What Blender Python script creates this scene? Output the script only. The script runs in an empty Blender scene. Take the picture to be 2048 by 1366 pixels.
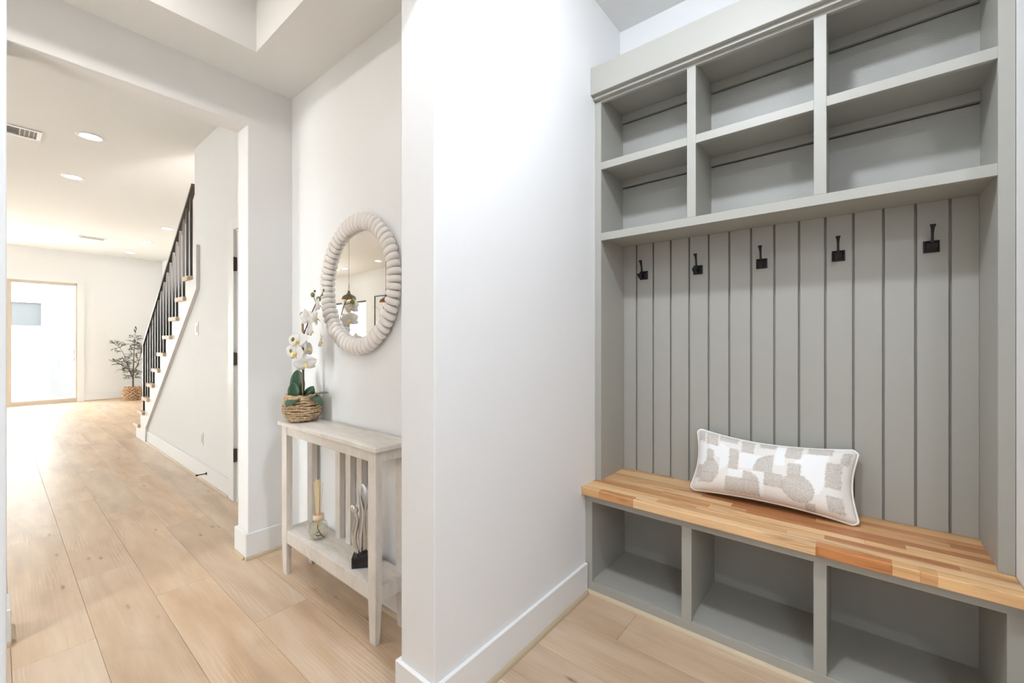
import bpy, bmesh, math, random
from mathutils import Vector, Matrix, Euler, Quaternion

random.seed(7)
S = bpy.context.scene
COL = S.collection
PI = math.pi

# ------------------------------------------------------------------ camera
cam_d = bpy.data.cameras.new('camera')
cam_d.sensor_fit = 'HORIZONTAL'
cam_d.sensor_width = 36.0
cam_d.lens = 844.0 / 2048.0 * 36.0
cam_d.shift_y = -2.0 / 2048.0
cam_d.clip_start = 0.02
cam_d.clip_end = 200
cam = bpy.data.objects.new('camera', cam_d)
cam.location = (0, 0, 1.25)
cam.rotation_euler = (PI / 2, 0, math.atan2(688.0, 844.0))
COL.objects.link(cam)
S.camera = cam

# ------------------------------------------------------------------ world (bright hazy sky), exposure
W = bpy.data.worlds.new('world')
S.world = W
W.use_nodes = True
bg = W.node_tree.nodes['Background']
bg.inputs['Color'].default_value = (0.965, 0.985, 1.0, 1)
bg.inputs['Strength'].default_value = 24.0
S.view_settings.view_transform = 'Standard'
S.view_settings.look = 'None'
S.view_settings.gamma = 1.0
S.view_settings.use_curve_mapping = False
S.view_settings.exposure = 0.0
MUD_E, FOYER_E, HALL_E = 330.0, 178.0, 31.0       # emission of the recessed lamps' lenses
MUD_C, FOYER_C, HALL_C = (0.89, 0.965, 1.07), (1, 0.955, 0.905), (0.86, 0.965, 1.11)

# ------------------------------------------------------------------ helpers
def lin(r, g, b):
    f = lambda c: (c / 255 / 12.92) if c / 255 <= 0.04045 else ((c / 255 + 0.055) / 1.055) ** 2.4
    return (f(r), f(g), f(b), 1)

def mat(name, color=(0.8, 0.8, 0.8, 1), rough=0.5, metal=0.0, bump=None, spec=0.5):
    m = bpy.data.materials.new(name)
    m.use_nodes = True
    nt = m.node_tree
    b = nt.nodes['Principled BSDF']
    b.inputs['Base Color'].default_value = color
    b.inputs['Roughness'].default_value = rough
    b.inputs['Metallic'].default_value = metal
    b.inputs['Specular IOR Level'].default_value = spec
    if bump:
        sc, st = bump
        tc = nt.nodes.new('ShaderNodeTexCoord')
        no = nt.nodes.new('ShaderNodeTexNoise')
        no.inputs['Scale'].default_value = sc
        no.inputs['Detail'].default_value = 3
        bp = nt.nodes.new('ShaderNodeBump')
        bp.inputs['Strength'].default_value = st
        bp.inputs['Distance'].default_value = 0.002
        nt.links.new(tc.outputs['Object'], no.inputs['Vector'])
        nt.links.new(no.outputs['Fac'], bp.inputs['Height'])
        nt.links.new(bp.outputs['Normal'], b.inputs['Normal'])
    return m

class NT:
    """tiny node-graph helper"""
    def __init__(s, m):
        s.nt = m.node_tree
        s.b = s.nt.nodes['Principled BSDF']
    def n(s, t, **kw):
        x = s.nt.nodes.new(t)
        for k, v in kw.items():
            setattr(x, k, v)
        return x
    def l(s, a, b):
        s.nt.links.new(a, b)
    def val(s, sock, v):
        if hasattr(v, 'links') or isinstance(v, bpy.types.NodeSocket):
            s.l(v, sock)
        else:
            sock.default_value = v
    def math(s, op, a, b=0.0, clamp=False):
        x = s.n('ShaderNodeMath', operation=op)
        x.use_clamp = clamp
        s.val(x.inputs[0], a); s.val(x.inputs[1], b)
        return x.outputs[0]
    def vmath(s, op, a, b):
        x = s.n('ShaderNodeVectorMath', operation=op)
        s.val(x.inputs[0], a); s.val(x.inputs[1], b)
        return x.outputs[0]
    def noise(s, vec, scale, detail=3, rough=0.5, dist=0.0):
        x = s.n('ShaderNodeTexNoise')
        s.l(vec, x.inputs['Vector'])
        x.inputs['Scale'].default_value = scale
        x.inputs['Detail'].default_value = detail
        x.inputs['Roughness'].default_value = rough
        x.inputs['Distortion'].default_value = dist
        return x.outputs['Fac']
    def ramp(s, fac, stops):
        x = s.n('ShaderNodeValToRGB')
        e = x.color_ramp.elements
        while len(e) < len(stops):
            e.new(0.5)
        for i, (p, c) in enumerate(stops):
            e[i].position = p
            e[i].color = c if len(c) == 4 else (*c, 1)
        s.l(fac, x.inputs['Fac'])
        return x.outputs['Color']
    def mix(s, fac, a, b, mode='MIX'):
        x = s.n('ShaderNodeMixRGB', blend_type=mode)
        s.val(x.inputs[0], fac); s.val(x.inputs[1], a); s.val(x.inputs[2], b)
        return x.outputs[0]
    def bump(s, h, strength, dist=0.002):
        x = s.n('ShaderNodeBump')
        x.inputs['Strength'].default_value = strength
        x.inputs['Distance'].default_value = dist
        s.l(h, x.inputs['Height'])
        s.l(x.outputs['Normal'], s.b.inputs['Normal'])

def mesh_obj(name, verts, faces, m, parent=None, origin=(0, 0, 0), smooth=False):
    """verts in world coordinates; origin = world position of the object's origin"""
    o0 = Vector(origin)
    me = bpy.data.meshes.new(name)
    me.from_pydata([tuple(Vector(v) - o0) for v in verts], [], faces)
    me.validate()
    bm = bmesh.new(); bm.from_mesh(me)
    bmesh.ops.recalc_face_normals(bm, faces=bm.faces[:])
    bm.to_mesh(me); bm.free()
    if smooth:
        for p in me.polygons:
            p.use_smooth = True
    me.materials.append(m)
    return link(name, me, parent, o0)

def wpos(o):
    v = Vector(o.location)
    while o.parent:
        o = o.parent
        v = v + Vector(o.location)
    return v

def link(name, me, parent=None, origin=(0, 0, 0)):
    o = bpy.data.objects.new(name, me)
    COL.objects.link(o)
    if parent:
        o.parent = parent
        o.location = Vector(origin) - wpos(parent)
    else:
        o.location = origin
    return o

def empty(name, loc, label=None, cat=None, group=None):
    o = bpy.data.objects.new(name, None)
    o.empty_display_size = 0.05
    COL.objects.link(o)
    o.location = loc
    tag(o, label, cat, group)
    return o

def tag(o, label=None, cat=None, group=None, kind=None):
    if label: o['label'] = label
    if cat: o['category'] = cat
    if group: o['group'] = group
    if kind: o['kind'] = kind
    return o

def bevel_me(me, w, seg=2):
    bm = bmesh.new(); bm.from_mesh(me)
    bmesh.ops.bevel(bm, geom=bm.edges[:], offset=w, segments=seg, affect='EDGES', profile=0.5, clamp_overlap=True)
    bm.to_mesh(me); bm.free()

BOXF = [(0, 3, 2, 1), (4, 5, 6, 7), (0, 1, 5, 4), (1, 2, 6, 5), (2, 3, 7, 6), (3, 0, 4, 7)]
def boxv(x0, x1, y0, y1, z0, z1):
    return [(x0, y0, z0), (x1, y0, z0), (x1, y1, z0), (x0, y1, z0), (x0, y0, z1), (x1, y0, z1), (x1, y1, z1), (x0, y1, z1)]

def box(name, x0, x1, y0, y1, z0, z1, m, parent=None, bev=0.0, seg=1, origin=None):
    if origin is None:
        origin = wpos(parent) if parent else ((x0 + x1) / 2, (y0 + y1) / 2, z0)
    o = mesh_obj(name, boxv(x0, x1, y0, y1, z0, z1), BOXF, m, parent, origin)
    if bev:
        bevel_me(o.data, bev, seg)
    return o

def multi(name, boxes, m, parent=None, bev=0.0, origin=None):
    """several touching boxes as one piece"""
    vs, fs = [], []
    for b in boxes:
        k = len(vs)
        vs += boxv(*b)
        fs += [tuple(i + k for i in f) for f in BOXF]
    if origin is None:
        origin = wpos(parent) if parent else vs[0]
    o = mesh_obj(name, vs, fs, m, parent, origin)
    if bev:
        bevel_me(o.data, bev, 1)
    return o

def struct(o):
    o['kind'] = 'structure'
    return o

def sweep_geo(path, sizes, nseg=8, up=(0, 0, 1), closed=False, square=False):
    """tube along path with elliptical (or square) sections; sizes = (half width, half thickness) per point"""
    P = [Vector(p) for p in path]
    n = len(P)
    vs, fs = [], []
    ref = Vector(up)
    for i in range(n):
        if closed:
            t = P[(i + 1) % n] - P[i - 1]
        else:
            t = P[min(i + 1, n - 1)] - P[max(i - 1, 0)]
        t.normalize()
        s = t.cross(ref)
        if s.length < 1e-4:
            s = t.cross(Vector((1, 0.01, 0)))
        s.normalize()
        u = s.cross(t).normalized()
        a, b = sizes[i] if isinstance(sizes[i], (tuple, list)) else (sizes[i], sizes[i])
        for k in range(nseg):
            if square:
                c = [(-1, -1), (1, -1), (1, 1), (-1, 1)][k]
                vs.append(P[i] + s * a * c[0] + u * b * c[1])
            else:
                th = 2 * PI * k / nseg
                vs.append(P[i] + s * a * math.cos(th) + u * b * math.sin(th))
    m = n if closed else n - 1
    for i in range(m):
        for k in range(nseg):
            j = (i + 1) % n
            fs.append((i * nseg + k, i * nseg + (k + 1) % nseg, j * nseg + (k + 1) % nseg, j * nseg + k))
    if not closed:
        fs.append(tuple(range(nseg)))
        fs.append(tuple((n - 1) * nseg + k for k in range(nseg)))
    return vs, fs

def join_geo(*gs):
    vs, fs = [], []
    for v, f in gs:
        k = len(vs)
        vs += list(v)
        fs += [tuple(i + k for i in q) for q in f]
    return vs, fs

def sweep(name, path, sizes, m, parent=None, nseg=8, up=(0, 0, 1), closed=False, square=False, smooth=True, origin=None):
    v, f = sweep_geo(path, sizes, nseg, up, closed, square)
    if origin is None:
        origin = wpos(parent) if parent else path[0]
    return mesh_obj(name, v, f, m, parent, origin, smooth)

def lathe_geo(c, prof, n=32, jit=None):
    """prof = [(radius, z)]; closed with caps where the radius is 0"""
    vs, fs = [], []
    for i, (r, z) in enumerate(prof):
        for k in range(n):
            th = 2 * PI * k / n
            rr = r + (jit(i, th) if jit else 0)
            vs.append((c[0] + rr * math.cos(th), c[1] + rr * math.sin(th), c[2] + z))
    for i in range(len(prof) - 1):
        for k in range(n):
            fs.append((i * n + k, i * n + (k + 1) % n, (i + 1) * n + (k + 1) % n, (i + 1) * n + k))
    fs.append(tuple(range(n - 1, -1, -1)))
    fs.append(tuple((len(prof) - 1) * n + k for k in range(n)))
    return vs, fs

def lathe(name, c, prof, m, parent=None, n=32, smooth=True, jit=None):
    v, f = lathe_geo(c, prof, n, jit)
    return mesh_obj(name, v, f, m, parent, wpos(parent) if parent else c, smooth)

def smooth_by_angle(o, deg=35):
    me = o.data
    for p in me.polygons:
        p.use_smooth = True
    try:
        me.set_sharp_from_angle(angle=math.radians(deg))
    except Exception:
        pass

def prism_y(name, pts, y0, y1, m, parent=None, origin=None):
    """polygon in X/Z extruded from y0 to y1"""
    n = len(pts)
    vs = [(x, y0, z) for x, z in pts] + [(x, y1, z) for x, z in pts]
    fs = [tuple(range(n)), tuple(range(2 * n - 1, n - 1, -1))] + [(i, (i + 1) % n, (i + 1) % n + n, i + n) for i in range(n)]
    if origin is None:
        origin = wpos(parent) if parent else vs[0]
    return mesh_obj(name, vs, fs, m, parent, origin)

def prism_x(name, pts, x0, x1, m, parent=None, origin=None):
    """polygon in Y/Z extruded from x0 to x1"""
    n = len(pts)
    vs = [(x0, y, z) for y, z in pts] + [(x1, y, z) for y, z in pts]
    fs = [tuple(range(n)), tuple(range(2 * n - 1, n - 1, -1))] + [(i, (i + 1) % n, (i + 1) % n + n, i + n) for i in range(n)]
    if origin is None:
        origin = wpos(parent) if parent else vs[0]
    return mesh_obj(name, vs, fs, m, parent, origin)

# ------------------------------------------------------------------ materials
M_wall = mat('wall_paint', (0.87, 0.865, 0.855, 1), 0.6, bump=(190, 0.12))
M_ceil = mat('ceiling_paint', (0.87, 0.865, 0.85, 1), 0.7, bump=(190, 0.08))
M_trim = mat('trim_paint', (0.88, 0.875, 0.86, 1), 0.35)
M_grey = mat('grey_cabinet_paint', lin(172, 170, 161), 0.42, bump=(300, 0.05))
M_greyback = mat('grey_textured_back', lin(176, 175, 168), 0.45, bump=(160, 0.5))
M_caulk = mat('white_caulk', (0.87, 0.865, 0.85, 1), 0.45)
M_black = mat('black_iron', (0.012, 0.012, 0.012, 1), 0.38, 0.4)
M_rail = mat('dark_bronze_metal', lin(72, 66, 62), 0.35, 0.5)
M_hinge = mat('dark_hinge_metal', lin(70, 62, 54), 0.4, 0.7)
M_plastic = mat('white_plastic', (0.87, 0.865, 0.85, 1), 0.35)
M_darkslot = mat('dark_slot', (0.36, 0.35, 0.33, 1), 0.8)
M_alu = mat('champagne_aluminium', lin(196, 184, 168), 0.45, 0.2)
M_tread = mat('pale_oak_tread', lin(206, 184, 158), 0.45)
M_shoe = mat('tan_shoe_moulding', lin(192, 172, 143), 0.5, bump=(80, 0.1))
M_table = mat('whitewashed_wood', lin(222, 213, 203), 0.55)
M_bead = mat('white_plaster_bead', lin(236, 229, 222), 0.7, bump=(120, 0.25))
M_silver = mat('polished_silver', (0.70, 0.70, 0.71, 1), 0.16, 1.0)
M_gloss_black = mat('glossy_black', (0.008, 0.008, 0.009, 1), 0.08)
M_mirror = mat('mirror_silver', (0.93, 0.94, 0.935, 1), 0.0, 1.0)
M_petal = mat('white_petal', lin(250, 247, 244), 0.6)
_n = M_petal.node_tree
_t = _n.nodes.new('ShaderNodeBsdfTranslucent'); _t.inputs['Color'].default_value = lin(252, 249, 244)
_m = _n.nodes.new('ShaderNodeMixShader'); _m.inputs[0].default_value = 0.45
_n.links.new(_n.nodes['Principled BSDF'].outputs[0], _m.inputs[1]); _n.links.new(_t.outputs[0], _m.inputs[2])
_n.links.new(_m.outputs[0], _n.nodes['Material Output'].inputs[0])
M_yellow = mat('yellow_flower_heart', lin(238, 208, 130), 0.6)
M_leaf = mat('dark_green_leaf', lin(52, 84, 58), 0.35, bump=(40, 0.15))
M_bud = mat('olive_bud', lin(112, 116, 60), 0.5)
M_stem = mat('brown_stem', lin(74, 62, 52), 0.6)
M_stake = mat('bamboo_stake', lin(160, 130, 98), 0.6, bump=(60, 0.3))
M_soil = mat('dark_moss', lin(96, 80, 56), 0.9, bump=(120, 0.8))
M_olive = mat('olive_foliage', lin(86, 94, 74), 0.6)
M_bark = mat('grey_bark', lin(104, 92, 80), 0.8, bump=(90, 0.5))
M_reed = mat('pale_reed', lin(246, 220, 172), 0.6)
M_collar = mat('light_wood_collar', lin(232, 206, 180), 0.55)
M_oil = mat('diffuser_oil', lin(250, 246, 226), 0.05)
M_oil.node_tree.nodes['Principled BSDF'].inputs['Alpha'].default_value = 0.3
M_pend = mat('pewter_pendant', lin(110, 104, 100), 0.4, 0.5)
M_pendin = mat('copper_pendant_inside', lin(216, 150, 110), 0.4, 0.3)
M_frame_black = mat('black_frame', (0.02, 0.02, 0.02, 1), 0.4)
M_siding = mat('white_siding', lin(235, 236, 236), 0.7)
M_fence = mat('grey_fence_paint', (0.098, 0.098, 0.10, 1), 0.8)
M_ground = mat('pale_concrete', lin(206, 202, 194), 0.9, bump=(6, 0.3))
M_grassy = mat('dry_grass', lin(150, 150, 116), 0.95, bump=(50, 0.8))
M_darkpane = mat('dark_window_pane', (0.062, 0.064, 0.066, 1), 0.5, spec=0.1)

def emit_mat(name, color, strength):
    m = bpy.data.materials.new(name)
    m.use_nodes = True
    nt = m.node_tree
    nt.nodes.clear()
    e = nt.nodes.new('ShaderNodeEmission')
    e.inputs['Color'].default_value = (*color, 1)
    e.inputs['Strength'].default_value = strength
    o = nt.nodes.new('ShaderNodeOutputMaterial')
    nt.links.new(e.outputs[0], o.inputs[0])
    return m

def glass_mat(name, tint=(1, 1, 1, 1), refl=0.06):
    m = bpy.data.materials.new(name)
    m.use_nodes = True
    nt = m.node_tree
    nt.nodes.clear()
    t = nt.nodes.new('ShaderNodeBsdfTransparent'); t.inputs['Color'].default_value = tint
    g = nt.nodes.new('ShaderNodeBsdfGlossy'); g.inputs['Roughness'].default_value = 0.0
    f = nt.nodes.new('ShaderNodeLayerWeight'); f.inputs['Blend'].default_value = 0.12
    mx = nt.nodes.new('ShaderNodeMixShader')
    o = nt.nodes.new('ShaderNodeOutputMaterial')
    mu = nt.nodes.new('ShaderNodeMath'); mu.operation = 'MULTIPLY_ADD'
    mu.inputs[1].default_value = 0.6; mu.inputs[2].default_value = refl * 0.5
    nt.links.new(f.outputs['Fresnel'], mu.inputs[0])
    nt.links.new(mu.outputs[0], mx.inputs[0])
    nt.links.new(t.outputs[0], mx.inputs[1]); nt.links.new(g.outputs[0], mx.inputs[2])
    nt.links.new(mx.outputs[0], o.inputs[0])
    return m
M_glass = glass_mat('clear_window_glass', (0.96, 0.98, 0.98, 1))
M_bottle = glass_mat('clear_bottle_glass', (0.97, 0.97, 0.93, 1), 0.12)

def oak_floor():
    m = mat('oak_plank', rough=0.36)
    g = NT(m)
    tc = g.n('ShaderNodeTexCoord'); oi = g.n('ShaderNodeObjectInfo')
    off = g.n('ShaderNodeCombineXYZ')
    r = oi.outputs['Random']
    g.l(g.math('MULTIPLY', r, 37.0), off.inputs[0]); g.l(g.math('MULTIPLY', r, 91.0), off.inputs[1]); g.l(g.math('MULTIPLY', r, 53.0), off.inputs[2])
    v = g.vmath('ADD', tc.outputs['Object'], off.outputs[0])
    broad = g.noise(g.vmath('MULTIPLY', v, (1.3, 7.0, 1.0)), 1.0, 4, 0.55, 0.3)
    streak = g.noise(g.vmath('MULTIPLY', v, (2.2, 70.0, 1.0)), 1.0, 3, 0.6)
    fine = g.noise(g.vmath('MULTIPLY', v, (9.0, 420.0, 1.0)), 1.0, 2, 0.6)
    base = g.ramp(broad, [(0.28, lin(184, 155, 127)), (0.5, lin(206, 178, 149)), (0.74, lin(221, 199, 174))])
    c1 = g.mix(g.math('MULTIPLY', g.math('SUBTRACT', streak, 0.48, True), 0.5, True), base, lin(160, 130, 104))
    c2 = g.mix(g.math('MULTIPLY', g.math('SUBTRACT', fine, 0.52, True), 0.45, True), c1, lin(166, 138, 112))
    stain = g.noise(g.vmath('MULTIPLY', g.vmath('ADD', v, (3.1, 0.7, 0)), (1.8, 4.5, 1.0)), 1.0, 3, 0.6, 0.8)
    c2 = g.mix(g.math('MULTIPLY', g.math('SUBTRACT', stain, 0.55, True), 2.4, True), c2, lin(172, 150, 132))
    # cathedral growth rings with pale ceruse lines
    w = g.n('ShaderNodeTexWave', wave_type='RINGS', rings_direction='Z')
    g.l(g.vmath('MULTIPLY', v, (0.55, 5.0, 1.0)), w.inputs['Vector'])
    w.inputs['Scale'].default_value = 4.5; w.inputs['Distortion'].default_value = 9.0
    w.inputs['Detail'].default_value = 3; w.inputs['Detail Scale'].default_value = 0.8
    ringmask = g.math('MULTIPLY', g.math('SUBTRACT', g.noise(g.vmath('MULTIPLY', v, (1.6, 5.0, 1.0)), 1.0, 2), 0.5, True), 4.0, True)
    rl = g.math('MULTIPLY', g.math('POWER', w.outputs['Fac'], 5.0), g.math('MULTIPLY', ringmask, 0.5))
    c3 = g.mix(rl, c2, lin(236, 214, 188))
    # knots
    vo = g.n('ShaderNodeTexVoronoi', feature='F1')
    g.l(g.vmath('MULTIPLY', g.vmath('ADD', v, (0, 0, 0.3)), (2.6, 9.0, 1.0)), vo.inputs['Vector'])
    vo.inputs['Scale'].default_value = 1.0
    kd = g.math('ADD', vo.outputs['Distance'], g.math('MULTIPLY', g.math('SUBTRACT', g.noise(g.vmath('MULTIPLY', v, (22, 60, 1)), 1.0, 3), 0.5), 0.12))
    kn = g.math('SUBTRACT', 1.0, g.math('MULTIPLY', kd, 9.0), True)
    c4 = g.mix(g.math('MULTIPLY', g.math('POWER', kn, 1.3), 0.8), c3, lin(92, 72, 56))
    # per-plank tone
    t = g.n('ShaderNodeHueSaturation')
    g.l(g.math('ADD', 0.93, g.math('MULTIPLY', r, 0.14)), t.inputs['Value'])
    g.l(g.math('ADD', 0.9, g.math('MULTIPLY', g.math('FRACT', g.math('MULTIPLY', r, 7.3)), 0.2)), t.inputs['Saturation'])
    g.l(c4, t.inputs['Color'])
    g.l(t.outputs[0], g.b.inputs['Base Color'])
    g.b.inputs['Roughness'].default_value = 0.32
    g.bump(g.math('ADD', g.math('MULTIPLY', fine, 0.6), g.math('MULTIPLY', streak, 0.4)), 0.05, 0.0008)
    return m
M_oak = oak_floor()

def stave_mat():
    m = mat('birch_stave', rough=0.42)
    g = NT(m)
    tc = g.n('ShaderNodeTexCoord'); oi = g.n('ShaderNodeObjectInfo')
    r = oi.outputs['Random']
    off = g.n('ShaderNodeCombineXYZ')
    g.l(g.math('MULTIPLY', r, 41.0), off.inputs[0]); g.l(g.math('MULTIPLY', r, 77.0), off.inputs[1]); g.l(g.math('MULTIPLY', r, 19.0), off.inputs[2])
    v = g.vmath('ADD', tc.outputs['Object'], off.outputs[0])
    a = g.noise(g.vmath('MULTIPLY', v, (3.0, 40.0, 40.0)), 1.0, 4, 0.6, 0.4)
    f = g.noise(g.vmath('MULTIPLY', v, (14.0, 300.0, 300.0)), 1.0, 2, 0.6)
    dark = g.ramp(a, [(0.30, (0.62, 0.55, 0.50)), (0.46, (1.02, 1.0, 0.98)), (0.75, (1.14, 1.15, 1.16))])
    c = g.mix(1.0, oi.outputs['Color'], dark, 'MULTIPLY')
    c = g.mix(g.math('MULTIPLY', g.math('SUBTRACT', f, 0.5, True), 0.7, True), c, lin(150, 100, 60))
    vo = g.n('ShaderNodeTexVoronoi', feature='F1')
    g.l(g.vmath('MULTIPLY', v, (3.4, 16.0, 16.0)), vo.inputs['Vector'])
    vo.inputs['Scale'].default_value = 1.0
    kd = g.math('ADD', vo.outputs['Distance'], g.math('MULTIPLY', g.math('SUBTRACT', a, 0.5), 0.3))
    kn = g.math('SUBTRACT', 1.0, g.math('MULTIPLY', kd, 6.0), True)
    c = g.mix(g.math('MULTIPLY', kn, 0.65), c, lin(100, 62, 36))
    g.l(c, g.b.inputs['Base Color'])
    g.bump(f, 0.08, 0.0005)
    return m
M_stave = stave_mat()

def wash_mat():
    g = NT(M_table)
    tc = g.n('ShaderNodeTexCoord')
    a = g.noise(g.vmath('MULTIPLY', tc.outputs['Object'], (7.0, 30.0, 5.0)), 1.0, 4, 0.6, 0.4)
    f = g.noise(g.vmath('MULTIPLY', tc.outputs['Object'], (60.0, 60.0, 14.0)), 1.0, 3, 0.6)
    c = g.ramp(a, [(0.3, lin(212, 203, 193)), (0.55, lin(227, 219, 210)), (0.8, lin(234, 228, 220))])
    c = g.mix(g.math('MULTIPLY', g.math('SUBTRACT', f, 0.55, True), 1.2, True), c, lin(182, 168, 152))
    g.l(c, g.b.inputs['Base Color'])
    g.bump(f, 0.15, 0.001)
wash_mat()

def rope_mat(name, c0, c1, c2, sc=(60, 60, 240)):
    m = mat(name, rough=0.8)
    g = NT(m)
    tc = g.n('ShaderNodeTexCoord')
    a = g.noise(g.vmath('MULTIPLY', tc.outputs['Object'], sc), 1.0, 3, 0.6, 1.0)
    g.l(g.ramp(a, [(0.3, c0), (0.5, c1), (0.72, c2)]), g.b.inputs['Base Color'])
    g.bump(a, 0.6, 0.003)
    return m
M_rope = rope_mat('seagrass_rope', lin(120, 92, 64), lin(192, 162, 124), lin(226, 203, 168))
M_hyacinth = rope_mat('water_hyacinth', lin(110, 80, 54), lin(192, 154, 116), lin(226, 194, 160), (30, 30, 50))

def pillow_mat():
    m = mat('pillow_fabric', rough=0.9, spec=0.2)
    g = NT(m)
    at = g.n('ShaderNodeVertexColor'); at.layer_name = 'pattern'
    tc = g.n('ShaderNodeTexCoord')
    sep = g.n('ShaderNodeSeparateColor'); g.l(at.outputs['Color'], sep.inputs[0])
    weave = g.noise(tc.outputs['Object'], 420.0, 2, 0.7)
    weave2 = g.noise(tc.outputs['Object'], 160.0, 2, 0.7)
    beige = g.ramp(weave, [(0.35, lin(188, 179, 168)), (0.62, lin(234, 228, 220))])
    cream = g.mix(sep.outputs[1], lin(245, 240, 233), lin(254, 253, 251))
    c = g.mix(sep.outputs[0], cream, beige)
    c = g.mix(sep.outputs[2], c, lin(200, 188, 174))
    g.l(c, g.b.inputs['Base Color'])
    g.bump(g.math('ADD', weave, weave2), 0.5, 0.002)
    return m
M_pillow = pillow_mat()
M_piping = mat('white_piping', lin(248, 245, 240), 0.8)

def art_mat():
    m = mat('line_art_print', (0.9, 0.9, 0.9, 1), 0.5)
    g = NT(m)
    tc = g.n('ShaderNodeTexCoord')
    n = g.noise(g.vmath('MULTIPLY', tc.outputs['Object'], (2.2, 1, 2.2)), 1.0, 2, 0.4, 1.2)
    ln = g.math('LESS_THAN', g.math('ABSOLUTE', g.math('SUBTRACT', n, 0.5)), 0.01)
    g.l(g.mix(ln, (0.88, 0.88, 0.87, 1), (0.1, 0.1, 0.1, 1)), g.b.inputs['Base Color'])
    return m
M_art = art_mat()

# ------------------------------------------------------------------ key dimensions (metres)
XW = -1.047                  # mudroom left wall face
XC = -1.222                  # foyer face of that wall
YJ = 0.891                   # its end (right jamb of the doorway)
YJL = 0.0125                 # left jamb of the doorway
YB = 2.263                   # mudroom back wall
XR = 0.378                   # alcove right wall
ZM = 3.012                   # mudroom ceiling
XP, XP2 = -2.70, -2.853      # foyer / hall wall faces
YPR, YPL = 0.917, 0.029      # hall opening jambs
YM = 1.163                   # wall with the mirror
ZH = 2.484                   # opening head
ZS = 2.74                    # foyer soffit
ZHALL = 3.05                 # hall ceiling
YS = 1.19                    # stair wall face
XF = -12.31                  # far wall with the glass door
YL = -3.8                    # hall's other long wall
YR = 2.43                    # wall behind the stairs

# ================================================================== SETTING
# ---- floor: sub-floor slab with laid planks
fl = struct(box('floor', XF - 0.15, 1.7, YL - 0.15, 2.6, -0.16, -0.012, M_oak, origin=(0, 0, -0.16)))
PW, PL, GAP = 0.2285, 1.52, 0.0010
row0 = 0.27
known = {-1: -2.475, 0: -3.15, 1: -2.652, 2: -3.58}
def plank_me(w, l):
    x0, x1, y0, y1 = GAP / 2, l - GAP / 2, GAP / 2, w - GAP / 2
    c = 0.0007
    vs = boxv(x0, x1, y0, y1, -0.012, -c) + [(x0 + c, y0 + c, 0), (x1 - c, y0 + c, 0), (x1 - c, y1 - c, 0), (x0 + c, y1 - c, 0)]
    fs = [(0, 3, 2, 1), (0, 1, 5, 4), (1, 2, 6, 5), (2, 3, 7, 6), (3, 0, 4, 7),
          (4, 5, 9, 8), (5, 6, 10, 9), (6, 7, 11, 10), (7, 4, 8, 11), (8, 9, 10, 11)]
    me = bpy.data.meshes.new('plank')
    me.from_pydata(vs, [], fs)
    me.materials.append(M_oak)
    return me
full = plank_me(PW, PL)
rk = random.Random(3)
XA, XB = XF, 1.6
for k in range(-5, 9):
    y = row0 + k * PW
    off = known.get(k, rk.uniform(-3, -1.5))
    x = off - PL * math.ceil((off - XA) / PL)
    while x < XB:
        a, b = max(x, XA), min(x + PL, XB)
        if b - a > 0.05:
            me = full if b - a > PL - 1e-4 else plank_me(PW, b - a)
            link('plank', me, fl, (a, y, 0))
        x += PL
# rest of the hall and mudroom floor, out of sight of the camera
YF0 = row0 - 5 * PW
far_fl = struct(box('floor_far', XF, 1.6, YL, YF0, -0.012, 0, M_oak, origin=(0, 0, -0.012)))

# ---- walls around the mudroom
wl = struct(prism_x('wall_left', [(-1.94, 0), (YJL, 0), (YJL, 2.46), (YJ, 2.46), (YJ, 0), (YB + 0.14, 0), (YB + 0.14, 3.16), (-1.94, 3.16)], XC, XW, M_wall))
bevel_me(wl.data, 0.004, 2)
struct(box('wall_back', XW, XR + 0.12, YB, YB + 0.14, 0, 3.16, M_wall))
struct(box('wall_right', XR, XR + 0.12, 1.5, YB, 0, 3.16, M_wall, bev=0.004))
struct(box('wall_right_return', XR + 0.12, 1.74, 1.5, 1.62, 0, 3.16, M_wall))
struct(box('wall_right_far', 1.6, 1.74, -1.94, 1.5, 0, 3.16, M_wall))
struct(box('wall_front', XW, 1.6, -1.94, -1.8, 0, 3.16, M_wall))
struct(box('ceiling', XW, 1.6, -1.8, YB, ZM, 3.16, M_ceil))
# ---- foyer
struct(box('wall_foyer_back', XP, XC, YM, YM + 0.12, 0, 3.3, M_wall))
wfl = struct(prism_x('wall_foyer_left', [(-1.09, 0), (YPL, 0), (YPL, ZH), (YPR, ZH), (YPR, 0), (YM + 0.02, 0), (YM + 0.02, 3.3), (-1.09, 3.3)], XP2, XP, M_wall))
bevel_me(wfl.data, 0.004, 2)
struct(multi('wall_foyer_front', [(XP, -2.50, -1.09, -0.97, 0, 3.3), (-2.20, XC, -1.09, -0.97, 0, 3.3), (-2.50, -2.20, -1.09, -0.97, 0, 0.60), (-2.50, -2.20, -1.09, -0.97, 2.2, 3.3)], M_wall))
w1 = struct(multi('window_1', [(-2.50, -2.46, -1.07, -1.0, 0.60, 2.2), (-2.24, -2.20, -1.07, -1.0, 0.60, 2.2), (-2.46, -2.24, -1.07, -1.0, 0.60, 0.64), (-2.46, -2.24, -1.07, -1.0, 2.16, 2.2)], M_trim))  # unseen sidelight, added to bring daylight fill into the foyer
box('pane', -2.46, -2.24, -1.04, -1.034, 0.64, 2.16, M_glass, w1)
TX0, TX1, TY0, TY1, TZ = -2.40, -1.52, -0.665, 0.855, 3.06
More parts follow.
